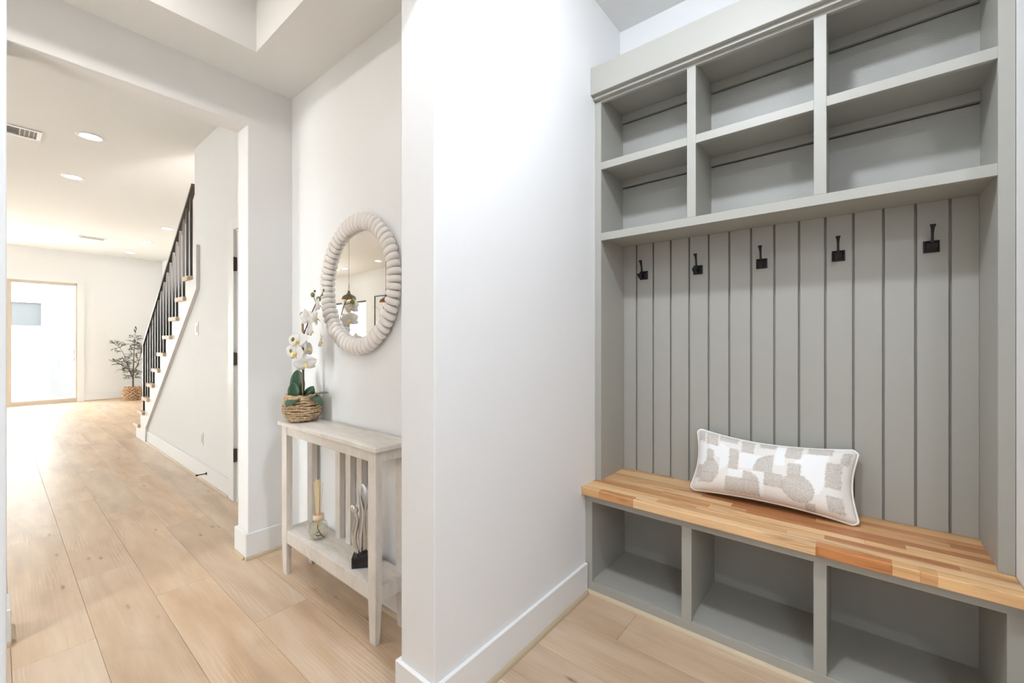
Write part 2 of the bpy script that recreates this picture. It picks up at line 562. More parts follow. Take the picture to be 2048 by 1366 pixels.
struct(multi('ceiling_foyer', [(XP, TX0, -0.97, YM, ZS, 3.3), (TX1, XC, -0.97, YM, ZS, 3.3),
                               (TX0, TX1, TY1, YM, ZS, 3.3), (TX0, TX1, -0.97, TY0, ZS, 3.3),
                               (TX0, TX1, TY0, TY1, TZ, 3.3)], M_ceil))
# ---- hall beyond the opening
struct(box('ceiling_hall', XF - 0.15, XP2, YL - 0.15, YR + 0.15, ZHALL, 3.3, M_ceil))
XE = -4.82                     # free end of the wall beside the stairs
DX0, DX1, DZ = -3.735, -2.90, 2.10   # closet door opening
struct(multi('wall_stair', [(XE, DX0, YS, YS + 0.11, 0, ZHALL), (DX0, XP2, YS, YS + 0.11, DZ, ZHALL), (DX1, XP2, YS, YS + 0.11, 0, DZ)], M_wall))
struct(box('wall_hall_right', XF, XP2, YR, YR + 0.15, 0, ZHALL, M_wall))
DY0, DY1, DH = -1.35, 1.067, 2.41    # sliding glass door opening
struct(multi('wall_hall_end', [(XF - 0.15, XF, DY1, YR, 0, ZHALL), (XF - 0.15, XF, YL, DY0, 0, ZHALL), (XF - 0.15, XF, DY0, DY1, DH, ZHALL)], M_wall))
WIN = [(-11.75, -11.05, 0.35, 2.3), (-10.75, -9.85, 0.35, 2.3), (-5.3, -4.25, 0.55, 2.1)]  # third window is unseen, added for daylight on stair wall and ceiling
bx, x = [], XF
for a, b, z0, z1 in WIN:
    bx += [(x, a, YL - 0.15, YL, 0, ZHALL), (a, b, YL - 0.15, YL, 0, z0), (a, b, YL - 0.15, YL, z1, ZHALL)]
    x = b
bx.append((x, XP2, YL - 0.15, YL, 0, ZHALL))
struct(multi('wall_hall_left', bx, M_wall))
struct(box('wall_hall_near', XP2, XP2 + 0.12, YL, -1.09, 0, 3.3, M_wall))
for i, (a, b, z0, z1) in enumerate(WIN):
    w = struct(multi('window_%d' % (i + 2), [(a, a + 0.05, YL - 0.1, YL - 0.03, z0, z1), (b - 0.05, b, YL - 0.1, YL - 0.03, z0, z1),
                                             (a + 0.05, b - 0.05, YL - 0.1, YL - 0.03, z0, z0 + 0.05), (a + 0.05, b - 0.05, YL - 0.1, YL - 0.03, z1 - 0.05, z1),
                                             (a + 0.05, b - 0.05, YL - 0.1, YL - 0.03, 1.3, 1.34)], M_pend))
    box('pane', a + 0.05, b - 0.05, YL - 0.07, YL - 0.064, z0 + 0.05, 1.3, M_glass, w)
    box('pane', a + 0.05, b - 0.05, YL - 0.07, YL - 0.064, 1.34, z1 - 0.05, M_glass, w)

# ---- sliding glass door
d1 = struct(multi('door_1', [(XF - 0.09, XF + 0.004, DY1 - 0.016, DY1, 0, DH), (XF - 0.09, XF + 0.004, DY0, DY0 + 0.03, 0, DH),
                             (XF - 0.09, XF + 0.004, DY0, DY1, DH - 0.03, DH), (XF - 0.11, XF + 0.01, DY0, DY1, 0, 0.035)], M_alu))
multi('panel_frame', [(XF - 0.05, XF - 0.01, 0.135, 0.205, 0.035, DH - 0.03), (XF - 0.05, XF - 0.01, DY1 - 0.022, DY1 - 0.016, 0.035, DH - 0.03),
                      (XF - 0.05, XF - 0.01, 0.205, DY1 - 0.022, 0.035, 0.085), (XF - 0.05, XF - 0.01, 0.205, DY1 - 0.022, DH - 0.055, DH - 0.03)], M_alu, d1)
multi('panel_frame', [(XF - 0.085, XF - 0.055, DY0 + 0.03, DY0 + 0.09, 0.035, DH - 0.03), (XF - 0.085, XF - 0.055, 0.10, 0.16, 0.035, DH - 0.03),
                      (XF - 0.085, XF - 0.055, DY0 + 0.09, 0.10, 0.035, 0.085), (XF - 0.085, XF - 0.055, DY0 + 0.09, 0.10, DH - 0.055, DH - 0.03)], M_alu, d1)
box('glass_pane', XF - 0.033, XF - 0.027, 0.205, DY1 - 0.022, 0.085, DH - 0.055, M_glass, d1)
box('glass_pane', XF - 0.073, XF - 0.067, DY0 + 0.09, 0.10, 0.085, DH - 0.055, M_glass, d1)
multi('handle', [(XF - 0.01, XF + 0.02, DY1 - 0.05, DY1 - 0.036, 1.02, 1.035), (XF - 0.01, XF + 0.02, DY1 - 0.05, DY1 - 0.036, 0.86, 0.875), (XF + 0.012, XF + 0.022, DY1 - 0.05, DY1 - 0.036, 0.84, 1.055)], M_alu, d1, 0.001)
struct(multi('trim_1', [(XF, XF + 0.012, DY1, DY1 + 0.105, 0, DH + 0.1), (XF, XF + 0.012, DY0 - 0.1, DY0, 0, DH + 0.1), (XF, XF + 0.012, DY0, DY1, DH, DH + 0.1)], M_trim))

# ---- closet door in the stair wall with its casing
struct(multi('trim_2', [(-3.865, DX0 - 0.012, YS - 0.018, YS, 0, DZ + 0.10), (DX0 - 0.012, DX1 + 0.012, YS - 0.018, YS, DZ + 0.012, DZ + 0.10), (DX1 + 0.012, XP2 - 0.001, YS - 0.018, YS, 0, DZ + 0.10)], M_trim, bev=0.002))
d2 = struct(box('door_2', DX0 + 0.006, DX1 - 0.004, YS + 0.002, YS + 0.04, 0.012, DZ - 0.004, M_trim, bev=0.002))
for z0, z1 in ((0.31, 0.41), (1.06, 1.155), (1.79, 1.895)):
    h = box('hinge', DX0 - 0.011, DX0 + 0.012, YS - 0.014, YS + 0.001, z0, z1, M_hinge, d2, 0.001)
    box('hinge_knuckle', DX0 - 0.004, DX0 + 0.010, YS - 0.022, YS - 0.012, z0 - 0.004, z1 + 0.004, M_hinge, h, 0.004, 2)
for z0, z1 in ((0.18, 0.95), (1.12, 1.95)):
    box('door_panel', DX0 + 0.13, DX1 - 0.13, YS - 0.002, YS + 0.004, z0, z1, M_trim, d2, 0.002)

# ---- baseboards with tan shoe moulding
BH, BT = 0.146, 0.015
def quarter(p, q, n, r=0.017):
    """quarter-round along p->q on the floor; n = direction away from the baseboard"""
    p, q, n = Vector(p), Vector(q), Vector(n)
    vs = []
    prof = [(0, 0)] + [(r * math.cos(a * PI / 10) * 0.85, r * math.sin(a * PI / 10)) for a in range(6)]
    for e in (p, q):
        for a, h in prof:
            vs.append(e + n * a + Vector((0, 0, h)))
    k = len(prof)
    fs = [(i, (i + 1) % k, (i + 1) % k + k, i + k) for i in range(k)] + [tuple(range(k)), tuple(range(2 * k - 1, k - 1, -1))]
    return vs, fs
def baseboard(side, runs):
    """runs: (x0,x1,y0,y1, normal) boxes of board; shoe follows the outer face"""
    o = struct(multi('baseboard_' + side, [(a, b, c, d, 0, BH) for a, b, c, d, n in runs], M_trim, bev=0.0025))
    gs = []
    for a, b, c, d, n in runs:
        if n == '-y': gs.append(quarter((a, c, 0), (b, c, 0), (0, -1, 0)))
        if n == '+y': gs.append(quarter((a, d, 0), (b, d, 0), (0, 1, 0)))
        if n == '+x': gs.append(quarter((b, c, 0), (b, d, 0), (1, 0, 0)))
        if n == '-x': gs.append(quarter((a, c, 0), (a, d, 0), (-1, 0, 0)))
    v, f = join_geo(*gs)
    s = mesh_obj('shoe_moulding', v, f, M_shoe, o, wpos(o))
    smooth_by_angle(s, 40)
    return o
E0 = 0.0145   # the shoe's reach, for mitred-looking overlaps at outer corners
YBF = 1.8645  # front of the bench base
baseboard('left', [(XW, XW + BT, YJ - BT, YBF, '+x'), (XC, XW, YJ - BT, YJ, '-y'), (XC - BT, XC, YJ - BT, YM, '-x')])
baseboard('left_near', [(XW, XW + BT, -1.8, YJL + BT, '+x'), (XC, XW, YJL, YJL + BT, '+y'), (XC - BT, XC, -0.97, YJL + BT, '-x')])
baseboard('foyer_back', [(XP + BT, XC - BT, YM - BT, YM, '-y')])
baseboard('foyer_left', [(XP, XP + BT, YPR - BT, YM, '+x'), (XP2, XP, YPR - BT, YPR, '-y'), (XP2 - BT, XP2, YPR - BT, YS - 0.02, '-x')])
baseboard('foyer_left_near', [(XP, XP + BT, -0.97, YPL + BT, '+x'), (XP2, XP, YPL, YPL + BT, '+y'), (XP2 - BT, XP2, -1.09, YPL + BT, '-x')])
baseboard('stair', [(-7.2, -3.866, YS - BT, YS, '-y')])
baseboard('hall_end', [(XF, XF + BT, DY1 + 0.106, YR, '+x')])
baseboard('hall_right', [(XF + BT, -7.4, YR - BT, YR, '-y')])
baseboard('right', [(XR - BT, XR, 1.5, YBF, '-x')])

# ================================================================== recessed lamps, vents
lens_m = {}
def lamp(x, y, z, label, e, c, group=None, r=0.082):
    t = empty('recessed_light', (x, y, z), label, 'ceiling light', group)
    ring = []
    prof = [(r * 0.80, -0.001), (r * 0.84, -0.006), (r, -0.008), (r * 1.16, -0.004), (r * 1.18, 0.0)]
    n = 32
    vs, fs = [], []
    for rr, zz in prof:
        for k in range(n):
            a = 2 * PI * k / n
            vs.append((x + rr * math.cos(a), y + rr * math.sin(a), z + zz))
    for i in range(len(prof) - 1):
        for k in range(n):
            fs.append((i * n + k, i * n + (k + 1) % n, (i + 1) * n + (k + 1) % n, (i + 1) * n + k))
    mesh_obj('trim_ring', vs, fs, M_plastic, t, (x, y, z), True)
    key = (e, c)
    if key not in lens_m:
        lens_m[key] = emit_mat('lamp_lens', c, e)
    vs = [(x + r * 0.82 * math.cos(2 * PI * k / n), y + r * 0.82 * math.sin(2 * PI * k / n), z - 0.003) for k in range(n)]
    mesh_obj('lens', vs, [tuple(range(n - 1, -1, -1))], lens_m[key], t, (x, y, z))
    return t
def unseen_dome_lamp(x, y, z, label, e, r=0.09, h=0.06):
    t = empty('unseen_dome_lamp', (x, y, z), label, 'ceiling light', 'unseen dome lamps of the mudroom')
    lathe('base_ring', (x, y, z - 0.02), [(r * 0.9, 0), (r + 0.012, 0.001), (r + 0.012, 0.0195), (0.0001, 0.0199)], M_plastic, t, 36)
    prof = [(max(0.0001, r * math.sin(PI / 2 * k / 10)), -h * math.cos(PI / 2 * k / 10)) for k in range(11)]
    v, f = lathe_geo((x, y, z - 0.021), prof, 36)
    mesh_obj('glass_dome', v, f, emit_mat('dome_glass', MUD_C, e), t, (x, y, z), True)
unseen_dome_lamp(-0.45, 0.72, ZM, 'unseen ceiling lamp in front of the grey bench alcove, dome shape added', MUD_E)  # position follows the shelf shadows; dome shape added to light the ceiling
unseen_dome_lamp(0.90, -0.90, ZM, 'unseen dome lamp added as fill light at the rear of the mudroom', MUD_E * 0.7)  # second lamp is unseen, added as weaker fill
lamp(-1.96, 0.095, TZ, 'recessed ceiling lamp up in the tray ceiling of the foyer', FOYER_E, FOYER_C)
HL = [(-5.235, 0.536, 'round recessed ceiling lamp nearest the white ceiling vent'),
      (-6.68, 0.547, 'second round recessed ceiling lamp from the opening, left of the stairs'),
      (-8.577, 1.759, 'largest recessed ceiling lamp right beside the stair handrail'),
      (-10.075, 1.762, 'middle one of the three recessed lamps by the stair handrail'),
      (-11.535, 1.765, 'smallest recessed ceiling lamp, nearest the far corner'),
      (-8.38, -3.2, 'recessed ceiling lamp at the right in the round mirror'),
      (-9.90, -3.25, 'recessed ceiling lamp at the left in the round mirror'),
      (-6.0, -3.2, 'unseen added recessed ceiling lamp on the window side, nearest the foyer'),  # from here down: unseen lamps, added to fill out the lighting grid
      (-11.4, -3.25, 'unseen added recessed ceiling lamp on the window side, by the far wall'),
      (-8.1, 0.0, 'unseen added recessed ceiling lamp in the middle of the hall'),
      (-3.7, -1.4, 'unseen added recessed ceiling lamp behind the foyer wall'),
      (-10.5, -1.0, 'unseen added recessed ceiling lamp before the glass door')]
for x, y, lab in HL:
    lamp(x, y, ZHALL, lab, HALL_E, HALL_C, 'recessed lamps in the hall ceiling')

def vent(x0, x1, y0, y1, label):
    z = ZHALL
    t = empty('ceiling_vent', ((x0 + x1) / 2, (y0 + y1) / 2, z), label, 'vent', 'ceiling vents')
    b = 0.028
    multi('frame', [(x0, x0 + b, y0, y1, z - 0.012, z), (x1 - b, x1, y0, y1, z - 0.012, z), (x0 + b, x1 - b, y0, y0 + b, z - 0.012, z), (x0 + b, x1 - b, y1 - b, y1, z - 0.012, z)], M_plastic, t, 0.001)
    box('backing', x0 + b, x1 - b, y0 + b, y1 - b, z - 0.0015, z - 0.0005, M_darkslot, t)
    yy = y0 + b
    L = y1 - y0 - 2 * b
    mid0, mid1 = y0 + b + L * 0.27, y1 - b - L * 0.27
    def slat(a, lean):
        vs, fs = sweep_geo([(x0 + b, a, z - 0.006), (x1 - b, a, z - 0.006)], [(0.0012, 0.0045)] * 2, 4, (0, lean, 1), square=True)
        mesh_obj('slat', vs, fs, M_plastic, t, wpos(t))
    for k in range(4):
        slat(y0 + b + (k + 0.6) * L * 0.27 / 4, -0.5)
        slat(y1 - b - (k + 0.6) * L * 0.27 / 4, 0.5)
    for k in range(6):
        a = x0 + b + (k + 0.5) * (x1 - x0 - 2 * b) / 6
        vs, fs = sweep_geo([(a, mid0, z - 0.006), (a, mid1, z - 0.006)], [(0.010, 0.001)] * 2, 4, (0.5, 0, 1), square=True)
        mesh_obj('slat', vs, fs, M_plastic, t, wpos(t))
    return t
vent(-5.692, -5.438, -0.19, 0.263, 'white rectangular ceiling vent beside the left jamb, large and near')
vent(-10.475, -10.27, 0.90, 1.26, 'small distant white ceiling vent above the glass door')

# ================================================================== MUDROOM BUILT-IN
YU, YBK = 1.9645, 2.246       # upper face plane, face of the back boards
ZBT, ZBB = 0.531, 0.4935      # bench top, underside
YBE = 1.821                   # bench front edge
SX = [(XW, -1.0126), (-0.5884, -0.5506), (-0.1243, -0.0854), (0.3410, XR)]     # face-frame stiles
# ---- bench base
base = empty('shoe_cubby', (-0.33, 2.05, 0), 'grey open-fronted bench base with three shoe cubbies under the wooden seat', 'bench base')
STB = [(XW + 0.001, -1.0095), (-0.5808, -0.5400), (-0.1190, -0.0805), (0.3410, XR - 0.001)]
box('bottom_rail', XW + BT + 0.001, XR - BT - 0.001, YBF, YBF + 0.019, 0, 0.057, M_grey, base, 0.001)
box('top_rail', XW + 0.001, XR - 0.001, YBF, YBF + 0.019, 0.453, ZBB, M_grey, base, 0.001)
for i, (a, b) in enumerate(STB):
    if i in (0, 3):
        a2, b2 = (a + BT, b) if i == 0 else (a, b - BT)
        multi('stile', [(a2, b2, YBF, YBF + 0.019, 0.057, BH + 0.002), (a, b, YBF, YBF + 0.019, BH + 0.002, 0.453)], M_grey, base)
    else:
        box('stile', a, b, YBF, YBF + 0.019, 0.057, 0.453, M_grey, base, 0.001)
box('cubby_floor', XW + 0.001, XR - 0.001, YBF + 0.019, YB - 0.014, 0.043, 0.062, M_grey, base)
box('back_panel', XW + 0.001, XR - 0.001, YB - 0.014, YB - 0.001, 0, ZBB, M_grey, base)
for a, b in ((XW + 0.001, -1.0125), (-0.5775, -0.5435), (-0.1165, -0.083), (0.344, XR - 0.001)):
    box('divider', a, b, YBF + 0.019, YB - 0.014, 0.062, ZBB, M_grey, base)
mesh_obj('shoe_moulding', *quarter((XW + BT, YBF, 0), (XR - BT, YBF, 0), (0, -1, 0), 0.0185), mat('pale_shoe_moulding', lin(206, 188, 158), 0.5), base, wpos(base))

# ---- butcher-block bench top, stave by stave
bench = empty('butcher_block', (-0.33, 2.04, ZBB), 'honey butcher-block bench seat made of long wooden staves', 'bench top')
rb = random.Random(21)
honey = [lin(226, 182, 130), lin(218, 172, 120), lin(232, 192, 144), lin(210, 162, 112), lin(224, 186, 140)]
brown = [lin(188, 128, 82), lin(196, 138, 90), lin(180, 122, 80)]
rows = 11
rw = (YB - 0.001 - YBE) / rows
def stave(x0, x1, y0, y1, col, front=False):
    g = 0.0002
    o = mesh_obj('stave', boxv(x0 + g, x1 - g, y0 + g, y1 - g, ZBB, ZBT), BOXF, M_stave, bench, (x0, y0, ZBB))
    if front:
        bm = bmesh.new(); bm.from_mesh(o.data)
        ed = [e for e in bm.edges if all(v.co.y < 0.001 for v in e.verts) and abs(e.verts[0].co.z - e.verts[1].co.z) < 1e-5]
        bmesh.ops.bevel(bm, geom=ed, offset=0.0035, segments=2, affect='EDGES', profile=0.5)
        bm.to_mesh(o.data); bm.free()
    o.color = col
    return o
front = [(XW + 0.002, -0.951, honey[1]), (-0.951, -0.780, lin(206, 150, 98)), (-0.780, -0.110, honey[2]), (-0.110, 0.090, lin(198, 132, 78)),
         (0.090, 0.155, honey[1]), (0.155, 0.194, lin(206, 158, 106)), (0.194, XR - 0.002, honey[0])]
for a, b, c in front:
    stave(a, b, YBE, YBE + rw, c, True)
# finger joints on the front edge
for j, xj in enumerate((-0.780, -0.110, 0.090)):
    vs, fs = [], []
    for k in range(7):
        z = ZBB + 0.003 + k * 0.0047
        c = len(vs)
        s = -1 if j == 1 else 1
        vs += [(xj, YBE - 0.0002, z), (xj - 0.010 * s, YBE - 0.0002, z + 0.0012), (xj, YBE - 0.0002, z + 0.0024),
               (xj, YBE + 0.004, z), (xj - 0.010 * s, YBE + 0.004, z + 0.0012), (xj, YBE + 0.004, z + 0.0024)]
        fs += [(c, c + 1, c + 2), (c + 3, c + 5, c + 4), (c, c + 3, c + 4, c + 1), (c + 1, c + 4, c + 5, c + 2), (c + 2, c + 5, c + 3, c)]
    o = mesh_obj('finger_joint', vs, fs, M_stave, bench, (xj, YBE, ZBB))
    o.color = lin(178, 118, 72)
cuts = {1: [(-0.62, 0), (0.12, 1)], 2: [(-0.93, 0), (-0.35, 0), (0.10, 0), (0.378, 1)], 3: [(-0.60, 1), (-0.05, 0), (0.378, 0)], 4: [(-0.72, 0), (-0.2, 0), (0.378, 1)]}
for r in range(1, rows):
    y0 = YBE + r * rw
    x = XW + 0.002
    prev = None
    while x < XR - 0.003:
        L = rb.uniform(0.28, 0.72)
        x1 = min(x + L, XR - 0.002)
        if XR - 0.002 - x1 < 0.12:
            x1 = XR - 0.002
        isb = rb.random() < 0.2
        if r == 4 and x1 > 0.0: isb = True
        if r == 2 and x < 0.1 < x1: isb = True
        c = rb.choice(brown) if isb and prev is not True else rb.choice(honey)
        prev = isb
        stave(x, x1, y0, y0 + rw, c)
        x = x1
# caulk line along the left wall
struct(multi('trim_3', [(XW, XW + 0.0018, YBE - 0.004, YU + 0.002, ZBT, ZBT + 0.004), (XW, XW + 0.0018, YBE - 0.005, YBE - 0.0005, ZBB, ZBT + 0.004)], M_caulk))

# ---- upper locker
lock = empty('wall_locker', (-0.33, 2.1, ZBT), 'tall grey built-in locker with six upper cubbies above vertical boards', 'locker')
Z1b, Z1t, Z2b, Z2t, Z3b = 1.762, 1.8005, 2.1255, 2.163, 2.4705
for a, b in (SX[0], SX[3]):
    box('stile', a + (0.001 if a < 0 - 0.9 else 0), b - (0.001 if b > 0.3 else 0), YU, YU + 0.019, ZBT + 0.0005, 2.482, M_grey, lock, 0.001)
for a, b in SX[1:3]:
    box('stile', a, b, YU, YU + 0.019, Z1t, Z3b, M_grey, lock, 0.001)
xi0, xi1 = SX[0][1], SX[3][0]
box('shelf_rail', xi0, xi1, YU, YU + 0.019, Z1b, Z1t, M_grey, lock, 0.001)
for i in range(3):
    box('shelf_rail', SX[i][1], SX[i + 1][0], YU, YU + 0.019, Z2b, Z2t, M_grey, lock, 0.001)
box('top_rail', xi0, xi1, YU, YU + 0.019, Z3b, 2.52, M_grey, lock, 0.001)
ZI = 2.512     # inside top of the upper cubbies
box('side_panel', XW + 0.001, xi0 - 0.004, YU + 0.019, YBK, ZBT + 0.0005, 2.60, M_grey, lock)
box('side_panel', xi1 + 0.004, XR - 0.001, YU + 0.019, YBK, ZBT + 0.0005, 2.60, M_grey, lock)
for (a, b) in SX[1:3]:
    box('divider', a + 0.003, b - 0.003, YU + 0.019, YBK, Z1t, ZI, M_grey, lock)
cols = [(xi0 - 0.004, SX[1][0] + 0.003), (SX[1][1] - 0.003, SX[2][0] + 0.003), (SX[2][1] - 0.003, xi1 + 0.004)]
box('shelf', xi0 - 0.004, xi1 + 0.004, YU + 0.019, YBK, 1.777, Z1t, M_grey, lock)
for a, b in cols:
    box('shelf', a, b, YU + 0.019, YBK, 2.146, Z2t, M_grey, lock)
    box('cubby_back', a, b, YBK - 0.010, YBK, Z1t, 2.0995, M_greyback, lock)
    box('cubby_back', a, b, YBK - 0.010, YBK, Z2t, 2.4605, M_greyback, lock)
    box('cleat', a, b, YBK - 0.022, YBK, 2.107, 2.146, M_grey, lock, 0.001)
    box('cleat', a, b, YBK - 0.022, YBK, 2.468, ZI, M_grey, lock, 0.001)
box('top_panel', XW + 0.001, XR - 0.001, YU + 0.019, YBK, ZI, 2.60, M_grey, lock)
box('crown', XW + 0.001, XR - 0.001, 1.9175, YU, 2.497, 2.636, M_grey, lock, 0.0015)
box('crown_lower_band', XW + 0.001, XR - 0.001, 1.9405, YU, 2.482, 2.497, M_grey, lock, 0.001)
box('top_board', XW + 0.001, XR - 0.001, YU, YB - 0.001, 2.60, 2.634, M_grey, lock)
# vertical boards with shadow gaps
box('backing', xi0 - 0.004, xi1 + 0.004, YBK + 0.0145, YB - 0.0005, ZBT, 2.60, M_grey, lock)
gx = [-0.9413 + 0.0933 * k for k in range(14)]
ed = [xi0 - 0.004] + gx + [xi1 + 0.004]
for i in range(15):
    a = ed[i] + (0.0041 if i else 0)
    b = ed[i + 1] - (0.0041 if i < 14 else 0)
    box('board', a, b, YBK, YBK + 0.009, ZBT + 0.0005, 1.777, M_grey, lock, 0.0008)

# ---- coat hooks
HN = ['leftmost black coat hook, beside the left side panel', 'second black coat hook from the left', 'middle black coat hook of the five, above the cushion',
      'fourth black coat hook from the left', 'rightmost black coat hook, beside the right side panel']
def hook(x, label):
    z, y = 1.6055, YBK
    t = empty('coat_hook', (x, y, z), label, 'coat hook', 'black coat hooks on the boards')
    h = 0.0225
    # square plate with chamfered raised centre
    ring = lambda s, d: [(x - s, y - d, z - s), (x + s, y - d, z - s), (x + s, y - d, z + s), (x - s, y - d, z + s)]
    vs = ring(h, 0) + ring(h, 0.004) + ring(h - 0.004, 0.005) + ring(0.012, 0.011)
    fs = [(3, 2, 1, 0)] + [(r * 4 + i, r * 4 + (i + 1) % 4, r * 4 + 4 + (i + 1) % 4, r * 4 + 4 + i) for r in range(3) for i in range(4)] + [(12, 13, 14, 15)]
    mesh_obj('plate', vs, fs, M_black, t, (x, y, z))
    up = [(x, y - 0.006, z - 0.002), (x, y - 0.020, z + 0.000), (x, y - 0.030, z + 0.012), (x, y - 0.033, z + 0.028), (x, y - 0.036, z + 0.046), (x, y - 0.042, z + 0.062), (x, y - 0.051, z + 0.075)]
    sz = [(0.0055, 0.0055), (0.005, 0.005), (0.0046, 0.0044), (0.0040, 0.0036), (0.0040, 0.003), (0.0052, 0.0026), (0.0085, 0.0022)]
    sweep('upper_prong', up, sz, M_black, t, 4, (0, 1, 0.2), square=True, smooth=False, origin=(x, y, z))
    lo = [(x, y - 0.006, z - 0.004), (x, y - 0.022, z - 0.012), (x, y - 0.042, z - 0.018), (x, y - 0.056, z - 0.013), (x, y - 0.064, z + 0.003)]
    sz = [(0.0055, 0.0055), (0.0055, 0.005), (0.0065, 0.0048), (0.009, 0.004), (0.0125, 0.003)]
    sweep('lower_prong', lo, sz, M_black, t, 4, (0, 1, 0.2), square=True, smooth=False, origin=(x, y, z))
    for s in (-1, 1):
        v, f = lathe_geo((0, 0, 0), [(0.0001, 0), (0.0028, 0), (0.0022, 0.0016), (0.0001, 0.002)], 8)
        mesh_obj('screw', [(x + s * 0.0145 + a, y - 0.0085 - c, z + b) for a, b, c in v], f, M_black, t, (x, y, z), True)
for x, lab in zip((-0.8990, -0.6180, -0.3380, -0.0575, 0.2210), HN):
    hook(x, lab)

# ---- cushion on the bench
def cushion():
    t = empty('lumbar_pillow', (-0.30, 2.12, ZBT), 'oblong cream and beige patchwork pillow with fringed tufting on the bench', 'pillow')
    a, b, T = 0.312, 0.146, 0.076
    lean = math.radians(25)
    def place(px, py, pz):
        # px along the bench, py up the pillow face, pz towards the viewer
        up = Vector((0, math.sin(lean), math.cos(lean)))
        nn = Vector((0, -math.cos(lean), math.sin(lean)))
        return Vector((-0.302, 2.140, ZBT + 0.1405)) + Vector((px, 0, 0)) + up * py + nn * pz + Vector((0, 0.03 * (px / a) ** 2 * 0.6, 0))
    def outline(s, q):
        x = a * s * (1 - 0.075 * math.cos(PI * q / 2) ** 1.2 if abs(q) < 1 else 1)
        y = b * q * (1 - 0.17 * max(0.0, math.cos(PI * s / 2)) ** 0.8)
        if s < 0 and q > 0: y += 0.010 * (-s) ** 2
        cr = max(0.0, abs(s) - 0.93) / 0.07; cq = max(0.0, abs(q) - 0.86) / 0.14
        if cr * cq > 0:      # soft rounded ears
            k = cr * cq * (1 - 0.5 * abs(cr - cq))
            x -= math.copysign(0.011 * k, s); y -= math.copysign(0.011 * k, q)
        if s > 0 and q < 0: y -= 0.006 * s ** 3
        return x, y
    rects = [(.09, .17, .76, .97), (.19, .31, .87, .97), (.345, .42, .74, .95), (.46, .555, .89, .97), (.62, .705, .76, .97), (.745, .87, .87, .98),
             (.26, .32, .42, .75), (.09, .14, .50, .66), (.255, .47, .05, .27), (.505, .61, .24, .44), (.645, .715, .46, .66), (.86, .94, .40, .74),
             (.86, .94, .08, .28), (.735, .785, .0, .1), (.03, .06, .2, .4), (.06, .16, .14, .30), (.03, .07, .80, .97), (.93, .97, .75, .92)]
    ells = [(.55, .44, .12, .31, 'l'), (.125, .33, .065, .19, ''), (.375, .27, .09, .14, 'r'), (.70, .29, .09, .20, '')]
    whites = [(.10, .26, .56, .76), (.33, .50, .45, .72), (.26, .36, .28, .42), (.56, .62, .60, .96), (.72, .86, .48, .86), (.47, .50, .05, .44), (.0, .09, .42, .75), (.42, .60, .28, .44)]
    def pat(u, v):
        g = w = e = 0.0
        for r0, r1, q0, q1 in rects:
            d = min(u - r0, r1 - u, (v - q0) * 0.5, (q1 - v) * 0.5)
            if d > 0: g = 1.0
            if abs(d) < 0.005: e = 0.8
        for cu, cv, ru, rv, side in ells:
            rr = math.hypot((u - cu) / ru, (v - cv) / rv)
            ok = (side == '') or (side == 'l' and u < cu and v > cv) or (side == 'r' and u > cu - 0.01 and v > cv)
            if ok and rr < 1: g = 1.0
            if ok and abs(rr - 1) < 0.05: e = 0.8
        for r0, r1, q0, q1 in whites:
            if r0 < u < r1 and q0 < v < q1: w = 1.0
        if math.hypot((u - .19) / .075, (v - .60) / .22) < 1 and u > .19: w = 1.0
        if math.hypot((u - .76) / .10, (v - .52) / .3) < 1: w = 1.0
        return g, w, e
    NU, NV = 150, 76
    vs, fs, cols_ = [], [], []
    rp = random.Random(5)
    idx = {}
    for side in (1, -1):
        for j in range(NV + 1):
            for i in range(NU + 1):
                edge = i in (0, NU) or j in (0, NV)
                if edge and side == -1:
                    idx[(side, i, j)] = idx[(1, i, j)]
                    continue
                s = -1 + 2 * i / NU
                q = -1 + 2 * j / NV
                x, y = outline(s, q)
                h = T * max(0.0, (1 - abs(s) ** 4.0) * (1 - abs(q) ** 2.6)) ** 0.5
                h *= 1 + 0.06 * math.sin(5 * s + 1.3) * math.cos(3 * q)
                u, v = (s + 1) / 2, (q + 1) / 2
                ju, jv = u + rp.uniform(-.003, .003), v + rp.uniform(-.006, .006)
                g, w, e = pat(ju, jv) if side == 1 else (0, 0, 0)
                if side == 1 and not edge:
                    h += 0.0012 * g + 0.0018 * e * rp.random()
                idx[(side, i, j)] = len(vs)
                vs.append(place(x, y, side * h))
                cols_.append((g, w, e * (0.3 + 0.7 * rp.random()), 1))
        for j in range(NV):
            for i in range(NU):
                f = (idx[(side, i, j)], idx[(side, i + 1, j)], idx[(side, i + 1, j + 1)], idx[(side, i, j + 1)])
                fs.append(f if side == 1 else f[::-1])
    o = mesh_obj('cover', vs, fs, M_pillow, t, wpos(t), True)
    ca = o.data.color_attributes.new('pattern', 'FLOAT_COLOR', 'POINT')
    for k, c in enumerate(cols_):
        ca.data[k].color = c
    path = []
    N = 60
    for s0, q0, s1, q1 in ((-1, -1, 1, -1), (1, -1, 1, 1), (1, 1, -1, 1), (-1, 1, -1, -1)):
        for k in range(N):
            f = k / N
            path.append(place(*outline(s0 + (s1 - s0) * f, q0 + (q1 - q0) * f), 0))
    sweep('piping', path, [0.005] * len(path), M_piping, t, 8, (0, -1, 0.3), closed=True)
    return t
cushion()

